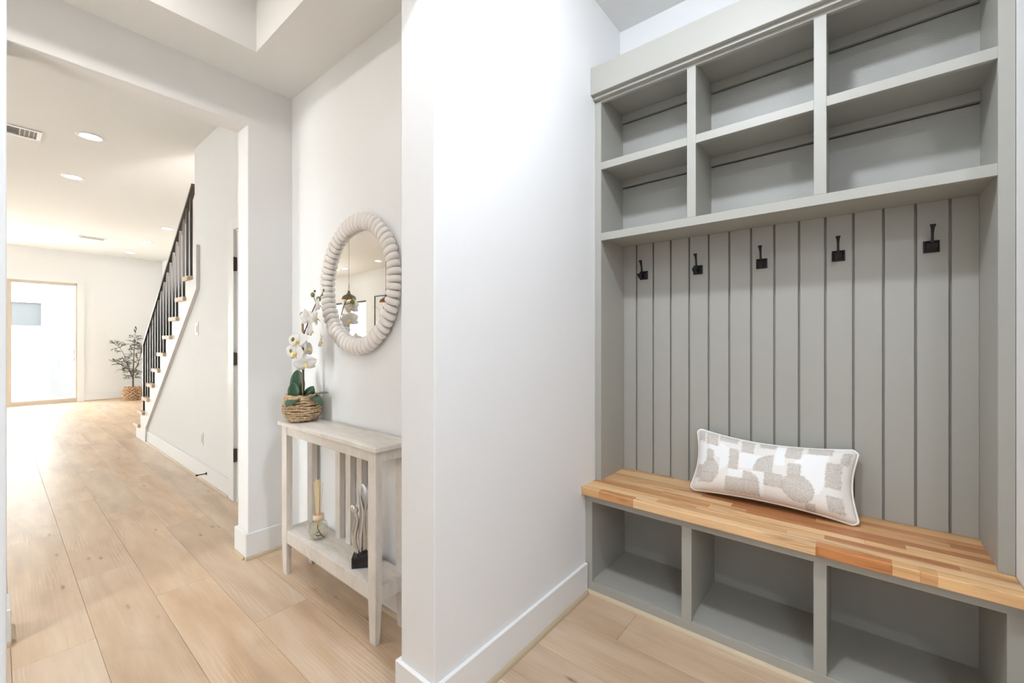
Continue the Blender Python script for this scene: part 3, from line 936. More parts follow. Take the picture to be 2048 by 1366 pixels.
# ================================================================== FOYER THINGS
# ---- narrow console table
con = empty('console_table', (-1.955, 1.06, 0), 'narrow whitewashed wooden console table with lower shelf against the wall', 'console table')
CX0, CX1, CY0, CY1, CZ = -2.400, -1.514, 0.980, 1.146, 0.816
box('tabletop', CX0 - 0.022, CX1 + 0.022, CY0 - 0.015, CY1 + 0.002, CZ - 0.020, CZ, M_table, con, 0.002)
LW = 0.056
def cleg(x0, x1, y0, y1, inx):
    # square leg, tapered below the shelf
    t = 0.008
    vs = boxv(x0, x1, y0, y1, 0.178, CZ - 0.020)
    lo = boxv(x0 + t, x1 - t, y0 + t * 0.4, y1 - t * 0.8, 0, 0.178)
    vs = lo[:4] + vs[:4] + vs[4:]
    fs = [(0, 3, 2, 1)] + [(r * 4 + i, r * 4 + (i + 1) % 4, r * 4 + 4 + (i + 1) % 4, r * 4 + 4 + i) for r in range(2) for i in range(4)] + [(8, 9, 10, 11)]
    mesh_obj('leg', vs, fs, M_table, con, wpos(con))
RL = 0.036
cleg(CX0, CX0 + LW, CY0, CY0 + 0.030, 1)
cleg(CX1 - LW, CX1, CY0, CY0 + 0.030, 1)
cleg(CX0, CX0 + LW, CY1 - 0.030, CY1, 1)
cleg(CX1 - LW, CX1, CY1 - 0.030, CY1, 1)
AZ0 = 0.747
box('front_apron', CX0 + LW, CX1 - LW, CY0 + 0.003, CY0 + 0.020, AZ0, CZ - 0.020, M_table, con, 0.001)
box('back_apron', CX0 + LW, CX1 - LW, CY1 - 0.020, CY1 - 0.003, AZ0, CZ - 0.020, M_table, con, 0.001)
for a, b in ((CX0 + 0.003, CX0 + 0.020), (CX1 - 0.020, CX1 - 0.003)):
    box('side_apron', a, b, CY0 + 0.030, CY1 - 0.030, AZ0, CZ - 0.020, M_table, con, 0.001)
SZ0, SZ1 = 0.172, 0.236
box('shelf', CX0 + 0.02, CX1 - 0.02, CY0 + 0.02, CY1 - 0.004, SZ1 - 0.018, SZ1 - 0.001, M_table, con, 0.001)
box('shelf_rail', CX0 + LW, CX1 - LW, CY0 + 0.003, CY0 + 0.020, SZ0, SZ1, M_table, con, 0.001)
box('shelf_rail', CX0 + LW, CX1 - LW, CY1 - 0.02, CY1 - 0.003, SZ0, SZ1 - 0.02, M_table, con, 0.001)
for a, b in ((CX0 + 0.002, CX0 + 0.020), (CX1 - 0.020, CX1 - 0.002)):
    box('shelf_side_rail', a, b, CY0 + 0.030, CY1 - 0.030, SZ0, SZ1, M_table, con, 0.001)
for x0 in (-2.086, -1.985, -1.884):
    box('slat', x0, x0 + 0.045, CY1 - 0.033, CY1 - 0.005, SZ1 - 0.001, AZ0 + 0.01, M_table, con, 0.001)

# ---- round mirror with a beaded frame
MXc, MZc = -1.915, 1.527
mir = empty('round_mirror', (MXc, YM, MZc), 'round wall mirror framed with chunky white beads above the console table', 'mirror')
def disc(y, r, n=72):
    return [(MXc + r * math.cos(2 * PI * k / n), y, MZc + r * math.sin(2 * PI * k / n)) for k in range(n)]
n = 72
vs = disc(YM - 0.001, 0.325) + disc(YM - 0.014, 0.325)
fs = [tuple(range(n)), tuple(range(2 * n - 1, n - 1, -1))] + [(k, (k + 1) % n, (k + 1) % n + n, k + n) for k in range(n)]
mesh_obj('backing', vs, fs, M_bead, mir, (MXc, YM, MZc))
vs = disc(YM - 0.0145, 0.30) + disc(YM - 0.019, 0.298)
mesh_obj('glass', vs, fs, M_mirror, mir, (MXc, YM, MZc))
NB = 58
RB = 0.3085
bv, bf = [], []
nu, nv = 14, 10
for j in range(nv + 1):
    ph = PI * j / nv
    for i in range(nu):
        th = 2 * PI * i / nu
        # flattened bead: thin along the ring, wide across it
        sx = math.copysign(abs(math.cos(ph)) ** 0.8, math.cos(ph)) * 0.0168
        rr = max(math.sin(ph), 0) ** 0.62
        bv.append((sx, rr * math.cos(th) * 0.0265, rr * math.sin(th) * 0.0435))
for j in range(nv):
    for i in range(nu):
        bf.append((j * nu + i, j * nu + (i + 1) % nu, (j + 1) * nu + (i + 1) % nu, (j + 1) * nu + i))
bme = bpy.data.meshes.new('bead')
bme.from_pydata(bv, [], bf)
bm = bmesh.new(); bm.from_mesh(bme)
bmesh.ops.remove_doubles(bm, verts=bm.verts[:], dist=1e-5)
bmesh.ops.recalc_face_normals(bm, faces=bm.faces[:])
bm.to_mesh(bme); bm.free()
for p in bme.polygons: p.use_smooth = True
bme.materials.append(M_bead)
rr_ = random.Random(2)
for k in range(NB):
    a = 2 * PI * k / NB
    o = bpy.data.objects.new('bead', bme)
    COL.objects.link(o)
    o.parent = mir
    o.location = (RB * math.cos(a), -0.0285, RB * math.sin(a))
    # local x -> tangent, local z -> radial
    o.rotation_euler = (0, -a + PI / 2, 0)
    s = rr_.uniform(0.95, 1.05)
    o.scale = (1, s, s)

# ---- orchid in a rope basket
OX, OY = -2.318, 1.052
orc = empty('potted_orchid', (OX, OY, CZ), 'white potted orchid in a round rope basket on the console table', 'plant')
def basket_prof():
    return [(0.062, 0.000), (0.080, 0.012), (0.091, 0.035), (0.0965, 0.062), (0.096, 0.090), (0.090, 0.118), (0.084, 0.138)]
def prof_at(prof, t):
    t = max(0.0, min(1.0, t)) * (len(prof) - 1)
    i = min(int(t), len(prof) - 2)
    f = t - i
    return tuple(prof[i][c] * (1 - f) + prof[i + 1][c] * f for c in (0, 1))
pot_gs = []
rp = random.Random(9)
NR = 13
for r in range(NR):
    R_, z_ = prof_at(basket_prof(), r / (NR - 1))
    path, sz = [], []
    n_ = 64
    p1, p2 = rp.uniform(0, 6), rp.uniform(0, 6)
    for k in range(n_):
        a = 2 * PI * k / n_
        wob = 0.0022 * math.sin(3 * a + p1) + 0.0012 * math.sin(11 * a + p2)
        R2 = R_ - 0.004 + 0.0012 * math.sin(17 * a + p1)
        path.append((OX + R2 * math.cos(a), OY + R2 * math.sin(a), CZ + 0.0100 + z_ * 0.945 + wob))
        sz.append((0.0058 + 0.0012 * math.sin(23 * a + p2), 0.0064 + 0.0012 * math.sin(19 * a + p1)))
    pot_gs.append(sweep_geo(path, sz, 7, (0, 0, 1), closed=True))
v, f = join_geo(*pot_gs)
pot = mesh_obj('basket', v, f, M_rope, orc, wpos(orc), True)
lathe('basket_lining', (OX, OY, CZ), [(0.058, 0.002), (0.084, 0.035), (0.088, 0.08), (0.080, 0.125), (0.0001, 0.122)], M_soil, pot, 28)
# twisted rim
path, sz = [], []
for k in range(120):
    a = 2 * PI * k / 120
    path.append((OX + (0.080 + 0.003 * math.cos(a * 26)) * math.cos(a), OY + (0.080 + 0.003 * math.cos(a * 26)) * math.sin(a), CZ + 0.136 + 0.004 * math.sin(a * 26)))
    sz.append(0.0055)
sweep('basket_rim', path, sz, M_rope, pot, 6, closed=True, origin=wpos(orc))
for k in range(8):
    a = 2 * PI * (k + 0.3) / 8
    pp = [(OX + (prof_at(basket_prof(), t / 8)[0] + 0.0022) * math.cos(a + 0.02 * math.sin(t)), OY + (prof_at(basket_prof(), t / 8)[0] + 0.0022) * math.sin(a + 0.02 * math.sin(t)), CZ + 0.006 + prof_at(basket_prof(), t / 8)[1] * 0.94) for t in range(9)]
    sweep('basket_wire', pp, [0.0008] * 9, M_stem, pot, 5, origin=wpos(orc))

def leaf_geo(base, tip_dir, length, width, normal, droop=0.0, cup=0.12, thick=0.0015, round_=0.75, nl=12, nw=6, tipx=0.7):
    base = Vector(base); d = Vector(tip_dir).normalized(); nn = Vector(normal)
    s = d.cross(nn).normalized(); nn = s.cross(d).normalized()
    top, bot = [], []
    for i in range(nl + 1):
        t = i / nl
        wdt = width / 2 * (math.sin(PI * min(1, t ** round_ * 0.985 + 0.012)) ** tipx)
        c = base + d * (length * t * (1 - 0.15 * droop * t)) - Vector((0, 0, 1)) * (droop * length * t * t * 0.5)
        for j in range(nw + 1):
            q = -1 + 2 * j / nw
            p = c + s * (wdt * q) + nn * (cup * wdt * q * q)
            top.append(p + nn * thick / 2); bot.append(p - nn * thick / 2)
    m_ = nw + 1
    N = len(top)
    fs = []
    for i in range(nl):
        for j in range(nw):
            a = i * m_ + j
            fs.append((a, a + 1, a + m_ + 1, a + m_))
            fs.append((N + a, N + a + m_, N + a + m_ + 1, N + a + 1))
    for i in range(nl):
        for j in (0, nw):
            a = i * m_ + j
            fs.append((a, a + m_, N + a + m_, N + a))
    for i in (0, nl):
        for j in range(nw):
            a = i * m_ + j
            fs.append((a, a + 1, N + a + 1, N + a))
    return top + bot, fs
def leaf(name, m, parent, *a, **k):
    v, f = leaf_geo(*a, **k)
    return mesh_obj(name, v, f, m, parent, wpos(orc), True)
zt = CZ + 0.128
leaf('leaf', M_leaf, orc, (OX - 0.040, OY - 0.005, zt - 0.02), (-0.16, 0.05, 1), 0.168, 0.078, (0.75, -0.65, 0), 0.0, 0.2, round_=1.0, tipx=0.55)
leaf('leaf', M_leaf, orc, (OX - 0.030, OY - 0.025, zt - 0.02), (-0.10, -0.05, 1), 0.100, 0.064, (0.75, -0.65, 0), 0.0, 0.2, round_=1.0, tipx=0.55)
leaf('leaf', M_leaf, orc, (OX + 0.000, OY - 0.015, zt + 0.012), (0.62, -0.75, 0.02), 0.135, 0.085, (0.3, -0.55, 1), 0.62, -0.1, tipx=0.5)
leaf('leaf', M_leaf, orc, (OX + 0.020, OY + 0.020, zt - 0.005), (0.45, 0.20, 1), 0.085, 0.060, (0.7, -1, 0.2), 0.2, 0.2)
leaf('leaf', M_leaf, orc, (OX + 0.030, OY + 0.000, zt + 0.000), (0.8, -0.20, 0.6), 0.105, 0.055, (0, -0.8, 1), 0.5, 0.15)
leaf('leaf', M_leaf, orc, (OX + 0.040, OY + 0.020, zt + 0.008), (1.0, -0.05, 0.10), 0.165, 0.050, (0, -0.2, 1), 0.62, 0.1)
leaf('leaf', M_leaf, orc, (OX + 0.045, OY + 0.035, zt + 0.012), (1.0, 0.12, 0.28), 0.150, 0.020, (0, -0.5, 1), 0.25, 0.1)
sx, sy = OX + 0.006, OY
sweep('stake', [(sx + 0.004, sy, CZ + 0.10), (sx, sy, CZ + 0.3), (sx - 0.004, sy, 1.372)], [(0.0068, 0.0068), (0.0062, 0.0062), (0.0058, 0.0058)], M_stake, orc, 10)
for z_ in (1.02, 1.14, 1.30):
    v, f = lathe_geo((sx, sy, z_), [(0.006, 0), (0.0082, 0.001), (0.0082, 0.008), (0.006, 0.009)], 10)
    mesh_obj('tie', v, f, M_stake, orc, wpos(orc), True)
st = [(sx + 0.012, sy, CZ + 0.12), (sx + 0.014, sy - 0.004, 1.05), (sx + 0.013, sy - 0.006, 1.20), (sx + 0.020, sy - 0.004, 1.285), (sx + 0.050, sy + 0.004, 1.345), (sx + 0.082, sy + 0.010, 1.400), (sx + 0.120, sy + 0.014, 1.448), (sx + 0.158, sy + 0.018, 1.478), (sx + 0.185, sy + 0.020, 1.506)]
sweep('stem', st, [0.0036, 0.0034, 0.0032, 0.003, 0.0028, 0.0026, 0.0024, 0.002, 0.0014], M_stem, orc, 7)
tw = [[(sx - 0.004, sy - 0.004, 1.365), (sx - 0.014, sy - 0.010, 1.39), (sx + 0.01, sy - 0.012, 1.402), (sx + 0.04, sy - 0.01, 1.396), (sx + 0.055, sy - 0.01, 1.392)],
      [(sx + 0.03, sy, 1.305), (sx + 0.06, sy - 0.012, 1.318), (sx + 0.095, sy - 0.02, 1.322)],
      [(sx + 0.082, sy + 0.01, 1.400), (sx + 0.10, sy - 0.004, 1.392), (sx + 0.118, sy - 0.01, 1.396)],
      [(sx + 0.120, sy + 0.014, 1.448), (sx + 0.150, sy + 0.006, 1.452), (sx + 0.182, sy + 0.004, 1.458)],
      [(sx + 0.120, sy + 0.014, 1.448), (sx + 0.112, sy + 0.006, 1.47), (sx + 0.118, sy + 0.002, 1.492)],
      [(sx + 0.01, sy - 0.006, 1.24), (sx - 0.02, sy - 0.03, 1.245), (sx - 0.035, sy - 0.045, 1.21), (sx - 0.03, sy - 0.05, 1.18)],
      [(sx + 0.012, sy - 0.006, 1.10), (sx + 0.035, sy - 0.015, 1.125), (sx + 0.05, sy - 0.02, 1.13)],
      [(sx + 0.012, sy - 0.006, 1.09), (sx - 0.008, sy - 0.015, 1.105), (sx - 0.025, sy - 0.02, 1.09)]]
for p in tw:
    sweep('twig', p, [0.0016] * len(p), M_stem, orc, 6, origin=wpos(orc))
def bud(p, r):
    v, f = lathe_geo((0, 0, 0), [(0.0001, -r * 1.25), (r * 0.6, -r), (r, -0.1 * r), (r * 0.85, 0.7 * r), (0.0001, r * 1.3)], 12)
    mesh_obj('bud', [Vector(p) + Vector(q) for q in v], f, M_bud, orc, wpos(orc), True)
for p, r in (((sx + 0.118, sy - 0.004, 1.488), 0.011), ((sx + 0.178, sy - 0.002, 1.462), 0.012), ((sx + 0.132, sy, 1.506), 0.006), ((sx + 0.185, sy + 0.02, 1.510), 0.005), ((sx + 0.192, sy + 0.01, 1.484), 0.005),
             ((sx - 0.002, sy - 0.052, 1.255), 0.010), ((sx - 0.026, sy - 0.05, 1.245), 0.008), ((sx - 0.012, sy - 0.055, 1.195), 0.0105), ((sx - 0.034, sy - 0.05, 1.20), 0.007)):
    bud(p, r)
def flower(p, facing, size, roll=0.0):
    fwd = Vector(facing).normalized()
    side = fwd.cross(Vector((0, 0, 1))).normalized()
    up = side.cross(fwd).normalized()
    P = Vector(p)
    v, f = lathe_geo((0, 0, 0), [(0.0001, 0), (size * 0.06, size * 0.02), (size * 0.075, size * 0.08), (size * 0.04, size * 0.15), (0.0001, size * 0.17)], 10)
    heart = mesh_obj('flower', [P + side * q[0] + up * (q[1] - 0.04 * size) + fwd * q[2] for q in v], f, M_yellow, orc, wpos(orc), True)
    for ang, L, w_, fw in ((90, 0.50, 0.40, -0.05), (210, 0.50, 0.38, -0.05), (330, 0.50, 0.38, -0.05), (12, 0.56, 0.62, 0.12), (168, 0.56, 0.62, 0.12)):
        a = math.radians(ang + roll)
        d = side * math.cos(a) + up * math.sin(a) + fwd * fw
        g = leaf_geo(P, d, L * size, w_ * size, fwd, 0.0, 0.18, 0.001, 0.62, 8, 4)
        mesh_obj('petal', g[0], g[1], M_petal, heart, wpos(orc), True)
    g = leaf_geo(P + fwd * 0.08 * size, -up * 0.7 + fwd * 0.7, 0.22 * size, 0.16 * size, fwd + up, 0.3, 0.5, 0.001, 0.8, 6, 4)
    mesh_obj('lip', g[0], g[1], M_yellow, heart, wpos(orc), True)
flower((sx + 0.030, sy - 0.036, 1.248), (0.35, -0.9, 0.25), 0.118)
flower((sx + 0.022, sy - 0.046, 1.184), (0.25, -0.95, 0.05), 0.124, 8)
flower((sx + 0.082, sy - 0.026, 1.130), (0.9, -0.4, -0.15), 0.105, -10)
flower((sx + 0.072, sy - 0.012, 1.205), (0.6, 0.6, 0.1), 0.105, 5)
flower((sx + 0.166, sy - 0.008, 1.434), (0.3, 0.95, 0.1), 0.098)
flower((sx + 0.150, sy - 0.006, 1.364), (0.45, 0.85, 0.0), 0.104, 10)
flower((sx + 0.076, sy - 0.006, 1.306), (0.25, 0.95, 0.0), 0.108, -8)
flower((sx + 0.205, sy - 0.010, 1.246), (0.5, 0.85, -0.1), 0.096, 4)
flower((sx + 0.085, sy - 0.020, 1.368), (-0.3, 0.9, 0.2), 0.10, 4)

# ---- reed diffuser
DXc, DYc = -2.135, 1.050
dif = empty('reed_diffuser', (DXc, DYc, SZ1), 'faceted glass reed diffuser with pale sticks on the console shelf', 'diffuser')
Zd = SZ1
v, f = lathe_geo((DXc, DYc, Zd), [(0.026, 0.0005), (0.040, 0.014), (0.048, 0.042), (0.043, 0.075), (0.024, 0.096), (0.024, 0.104)], 9)
mesh_obj('bottle', v, f, M_bottle, dif, wpos(dif))
v, f = lathe_geo((DXc, DYc, Zd), [(0.022, 0.005), (0.036, 0.016), (0.0435, 0.042), (0.040, 0.062), (0.0001, 0.0621)], 9)
mesh_obj('oil', v, f, M_oil, dif, wpos(dif))
lathe('collar', (DXc, DYc, Zd), [(0.0245, 0.098), (0.027, 0.100), (0.0265, 0.123), (0.022, 0.125), (0.018, 0.110)], M_collar, dif, 24)
for dx, dy, h in ((-0.052, 0.0, 0.20), (-0.030, 0.004, 0.235), (-0.012, -0.01, 0.225), (0.000, 0.004, 0.232), (0.006, -0.006, 0.23), (0.045, 0.0, 0.222)):
    sweep('reed', [(DXc - dx * 0.12, DYc - dy * 0.2, Zd + 0.02), (DXc + dx * 0.35, DYc + dy * 0.4, Zd + 0.12), (DXc + dx, DYc + dy, Zd + 0.10 + h * 0.88)], [0.0022] * 3, M_reed, dif, 6, origin=wpos(dif))
tws = [[(-0.002, -0.034, 0.085), (-0.006, -0.041, 0.07), (0.004, -0.044, 0.052), (0.014, -0.045, 0.036), (0.030, -0.036, 0.022)],
       [(0.004, -0.044, 0.052), (-0.012, -0.044, 0.046), (-0.030, -0.036, 0.048)], [(0.014, -0.045, 0.036), (-0.006, -0.046, 0.032), (-0.018, -0.043, 0.038)]]
for p in tws:
    sweep('sprig', [(DXc + a * 0.775 + (-b) * 0.90, DYc + a * 0.632 + b * 0.44, Zd + c) for a, b, c in p], [0.0022] * len(p), M_stem, dif, 6, origin=wpos(dif))

# ---- silver sculpture on a black block
SXc, SYc = -1.7335, 1.060
scu = empty('silver_sculpture', (SXc, SYc, SZ1), 'polished silver abstract figure sculpture on a glossy black block', 'sculpture')
ca_, sa_ = math.cos(math.radians(50)), math.sin(math.radians(50))
zp = SZ1 + 0.047
def SL(u, w_, z):      # local: u along the block's front, w_ towards the back
    return (SXc + u * ca_ - w_ * sa_, SYc + u * sa_ + w_ * ca_, z)
hu, hw = 0.046, 0.038
pv = [SL(u, w_, z) for z in (SZ1, SZ1 + 0.048) for u, w_ in ((-hu, -hw), (hu, -hw), (hu, hw), (-hu, hw))]
pl = mesh_obj('plinth', pv, BOXF, M_gloss_black, scu, wpos(scu))
bevel_me(pl.data, 0.001, 1)
def densify(p, s, k=5):
    P = [Vector(q) for q in p]
    out, os_ = [], []
    n_ = len(P)
    for i in range(n_ - 1):
        p0, p1, p2, p3 = P[max(i - 1, 0)], P[i], P[i + 1], P[min(i + 2, n_ - 1)]
        for j in range(k):
            t = j / k
            out.append(0.5 * ((2 * p1) + (p2 - p0) * t + (2 * p0 - 5 * p1 + 4 * p2 - p3) * t * t + (3 * p1 - p0 - 3 * p2 + p3) * t ** 3))
            os_.append(tuple(s[i][c] * (1 - t) + s[i + 1][c] * t for c in (0, 1)))
    out.append(P[-1]); os_.append(s[-1])
    return out, os_
def cu(x): return (x - 800) * 0.000379
def cz(y): return zp + (1050 - y) * 0.000379
forms = [('body', [(795, 1055, 0, 40, 30), (798, 960, 0, 60, 40), (800, 860, 0, 84, 50), (800, 750, 0, 86, 48), (806, 630, 0, 76, 42), (812, 510, 0, 70, 36), (816, 400, 0, 68, 32), (808, 310, 0.002, 52, 24), (790, 240, 0.004, 28, 12), (775, 222, 0.005, 8, 5)]),
         ('figure', [(738, 1055, -0.014, 22, 18), (722, 960, -0.017, 27, 22), (704, 880, -0.019, 30, 24), (698, 800, -0.020, 31, 24), (714, 710, -0.018, 30, 22), (726, 630, -0.016, 26, 18), (716, 565, -0.015, 22, 16), (704, 530, -0.014, 14, 12)]),
         ('drape', [(772, 1000, -0.020, 12, 8), (770, 850, -0.026, 20, 10), (782, 700, -0.025, 22, 10), (796, 560, -0.021, 20, 9), (776, 430, -0.017, 17, 8), (752, 330, -0.013, 10, 6), (742, 275, -0.010, 3, 3)]),
         ('drape', [(848, 1000, -0.014, 12, 8), (858, 850, -0.020, 20, 10), (848, 700, -0.022, 20, 10), (852, 560, -0.018, 18, 9), (868, 430, -0.014, 16, 8), (856, 350, -0.010, 4, 3)])]
for nm, pts_ in forms:
    P_, S_ = densify([SL(cu(a_), d_, cz(b_)) for a_, b_, d_, w_, t_ in pts_], [(w_ * 0.000379, t_ * 0.000379) for a_, b_, d_, w_, t_ in pts_], 2)
    sweep(nm, P_, S_, M_silver, scu, 8, (-sa_, ca_, 0.0), origin=wpos(scu), smooth=False)
v, f = [], []
for j in range(9):
    ph = PI * j / 8
    for i in range(12):
        th = 2 * PI * i / 12
        v.append(SL(cu(700) + 0.0165 * math.sin(ph) * math.cos(th) - 0.007 * math.cos(ph), -0.013 + 0.013 * math.sin(ph) * math.sin(th), cz(495) + 0.021 * math.cos(ph)))
for j in range(8):
    for i in range(12):
        f.append((j * 12 + i, j * 12 + (i + 1) % 12, (j + 1) * 12 + (i + 1) % 12, (j + 1) * 12 + i))
mesh_obj('head', v, f, M_silver, scu, wpos(scu), True)

# ================================================================== STAIRCASE
YST = 1.162          # face of the stringer
RISE, RUN, XR0, Z0 = 0.1847, 0.25, -7.23, 0.1942
stair = empty('staircase', (-6.0, 1.7, 0), 'white open-sided staircase with pale oak treads and a dark metal railing', 'staircase')
pts = [(XR0, 0.0)]
for i in range(10):
    x0 = XR0 + RUN * i
    zt_ = Z0 + RISE * i - 0.040
    x1 = min(x0 + RUN, -4.825)
    pts += [(x0, zt_), (x1, zt_)]
XT, ZTt = -4.66, 1.724           # where the sloping underside of the stringer meets the post
pts[-1] = (-4.752, pts[-1][1])
pts += [(-4.752, 2.125), (XT, 2.125), (XT, ZTt), (-6.70, 0.186), (-6.72, 0.0)]
M_stringer = mat('white_stringer_paint', (0.88, 0.875, 0.86, 1), 0.4)
prism_y('stringer', pts, YST, YS - 0.001, M_stringer, stair)
# body of the stairs behind the stringer: risers
for i in range(10):
    x0 = XR0 + RUN * i
    box('riser', x0, x0 + 0.018, YS, YR - 0.001, max(0, Z0 + RISE * (i - 1)), Z0 + RISE * i - 0.04, M_stringer, stair)
for i in range(10):
    x0 = XR0 + RUN * i
    x1 = min(x0 + RUN, -4.825)
    z1 = Z0 + RISE * i
    box('tread', x0 - 0.03, x1, YST - 0.028, YR - 0.001 if i else YR - 0.001, z1 - 0.04, z1, M_tread, stair, 0.003)
# closing wall below the stairs (seen under the sloping stringer)
prism_y('side_panel', [(-7.2, 0), (-4.821, 0), (-4.821, 1.65), (-7.2, 0.12)], YS, YS + 0.02, M_wall, stair)

rail = stair
YRl = 1.186
def zrail(x): return 1.206 + (x + 6.88) * 0.7355
hx0, hx1 = -6.895, -4.825
w = 0.021
prism_y('handrail', [(hx0, zrail(hx0) - 0.028), (hx0, zrail(hx0) + 0.004), (hx1, zrail(hx1) + 0.004), (hx1, zrail(hx1) - 0.028)], YRl - w, YRl + w, M_rail, rail)
box('newel_post', -6.895, -6.855, YRl - 0.02, YRl + 0.02, Z0 + RISE, zrail(-6.88) - 0.015, M_rail, rail, 0.001)
x = -6.79
while x < -4.84:
    i = int(math.floor((x - (XR0 - 0.0)) / RUN))
    i = min(i, 9)
    zb = Z0 + RISE * i
    box('baluster', x - 0.0105, x + 0.0105, YRl - 0.0105, YRl + 0.0105, zb, zrail(x) - 0.02, M_rail, rail)
    x += RUN / 2

# ---- potted olive tree by the far wall
TXc, TYc = -11.86, 1.855
tree = empty('potted_tree', (TXc, TYc, 0), 'slender olive tree in a woven basket by the far white wall', 'plant')
gs = []
rt = random.Random(11)
for r in range(8):
    z_ = 0.02 + r * 0.034
    R_ = 0.150 + 0.012 * math.sin(r / 7 * PI)
    k_ = 22
    for k in range(k_):
        a = 2 * PI * (k + 0.5 * (r % 2)) / k_
        c = Vector((TXc + R_ * math.cos(a), TYc + R_ * math.sin(a), z_))
        tng = Vector((-math.sin(a), math.cos(a), 0.35 * (1 if k % 2 else -1)))
        gs.append(sweep_geo([c - tng * 0.024, c, c + tng * 0.024], [(0.007, 0.009), (0.014, 0.017), (0.007, 0.009)], 6))
v, f = join_geo(*gs)
bk = mesh_obj('woven_basket', v, f, M_hyacinth, tree, wpos(tree), True)
lathe('liner', (TXc, TYc, 0), [(0.140, 0.004), (0.146, 0.24), (0.0001, 0.235)], M_soil, bk, 24)
trunks = [[(0, 0, 0.22), (0.005, 0, 0.42), (0.004, 0.004, 0.60), (0.0, 0.012, 0.85), (-0.005, 0.02, 1.10), (0.0, 0.03, 1.36)],
          [(0.004, 0, 0.46), (-0.02, -0.045, 0.62), (-0.05, -0.095, 0.82), (-0.06, -0.16, 1.02), (-0.07, -0.24, 1.18)],
          [(0.004, 0.002, 0.52), (0.02, 0.05, 0.68), (0.03, 0.105, 0.88), (0.04, 0.13, 1.06), (0.05, 0.15, 1.20)],
          [(0.004, 0, 0.44), (0.03, -0.06, 0.60), (0.06, -0.13, 0.74), (0.08, -0.22, 0.82)]]
tg, lf = [], []
for p in trunks:
    P = [Vector((TXc + a, TYc + b, c)) for a, b, c in p]
    P2, S2 = densify(P, [(0.018 * (1 - 0.85 * i / (len(P) - 1)) if p is trunks[0] else 0.010 * (1 - 0.8 * i / (len(P) - 1)),) * 2 for i in range(len(P))], 3)
    tg.append(sweep_geo(P2, S2, 6))
    for i in range(1, len(P)):
        nbr = 7 if i >= len(P) - 2 else 4
        if p is trunks[0] and i < 3: nbr = 2 if i == 2 else 0
        for _ in range(nbr):
            t = rt.random()
            q = P[i - 1].lerp(P[i], t)
            d = Vector((rt.uniform(-0.8, 0.8), rt.uniform(-1, 1), rt.uniform(-0.15, 0.75))).normalized()
            L = rt.uniform(0.10, 0.19)
            e = q + d * L
            if e.x < XF + 0.06: e.x = XF + 0.06
            tg.append(sweep_geo([q, q.lerp(e, 0.5) + Vector((0, 0, 0.01)), e], [0.0035, 0.003, 0.0015], 4))
            for k in range(6):
                b_ = q.lerp(e, 0.35 + 0.13 * k)
                dd = (d + Vector((rt.uniform(-0.9, 0.9), rt.uniform(-0.9, 0.9), rt.uniform(-0.7, 0.5)))).normalized()
                lf.append(leaf_geo(b_, dd, rt.uniform(0.05, 0.085), rt.uniform(0.015, 0.022), (rt.uniform(-1, 1), -0.3, 1), 0.2, 0.2, 0.001, 0.9, 4, 2))
v, f = join_geo(*tg)
mesh_obj('trunk', v, f, M_bark, tree, wpos(tree), True)
v, f = join_geo(*lf)
fo = mesh_obj('foliage', v, f, M_olive, tree, wpos(tree))
fo['kind'] = 'stuff'

# ---- switches, sockets, door stop
def plate(name, label, cat, c, axis, w_, h_, rocker):
    t = empty(name, c, label, cat)
    x, y, z = c
    if axis == 'y':
        box('cover_plate', x - w_ / 2, x + w_ / 2, y - 0.006, y, z - h_ / 2, z + h_ / 2, M_plastic, t, 0.002)
        for k in rocker:
            box('rocker', x + k - 0.016, x + k + 0.016, y - 0.011, y - 0.005, z - 0.033, z + 0.033, M_plastic, t, 0.002)
    else:
        box('cover_plate', x, x + 0.006, y - w_ / 2, y + w_ / 2, z - h_ / 2, z + h_ / 2, M_plastic, t, 0.002)
        for k in rocker:
            box('rocker', x + 0.005, x + 0.010, y + k - 0.016, y + k + 0.016, z - 0.033, z + 0.033, M_plastic, t, 0.002)
plate('light_switch', 'white light switch on the wall below the stairs', 'switch', (-4.735, YS, 1.358), 'y', 0.075, 0.122, (0,))
plate('wall_outlet', 'white wall outlet low on the wall below the stairs', 'outlet', (-4.59, YS, 0.362), 'y', 0.075, 0.115, (0,))
plate('light_switch', 'white double light switch plate on the far wall beside the glass door', 'switch', (XF, 1.415, 1.37), 'x', 0.125, 0.12, (-0.025, 0.025))
plate('wall_outlet', 'white wall outlet low on the far wall behind the olive tree', 'outlet', (XF, 2.07, 0.345), 'x', 0.075, 0.115, (0,))
ds = empty('door_stop', (-4.41, YS - BT, 0.085), 'small dark metal door stop on the baseboard below the stairs', 'door stop')
yb = YS - BT
def lathe_y(nm, prof, m_):
    v, f = lathe_geo((0, 0, 0), prof, 12)
    mesh_obj(nm, [(-4.41 + a, yb - c, 0.085 + b) for a, b, c in v], f, m_, ds, wpos(ds), True)
lathe_y('mount', [(0.0001, 0), (0.013, 0), (0.012, 0.004), (0.006, 0.010), (0.0001, 0.011)], M_hinge)
lathe_y('rod', [(0.0001, 0.009), (0.0045, 0.009), (0.0045, 0.066), (0.0001, 0.066)], M_hinge)
lathe_y('tip', [(0.0001, 0.064), (0.0075, 0.064), (0.008, 0.074), (0.006, 0.078), (0.0001, 0.079)], M_black)

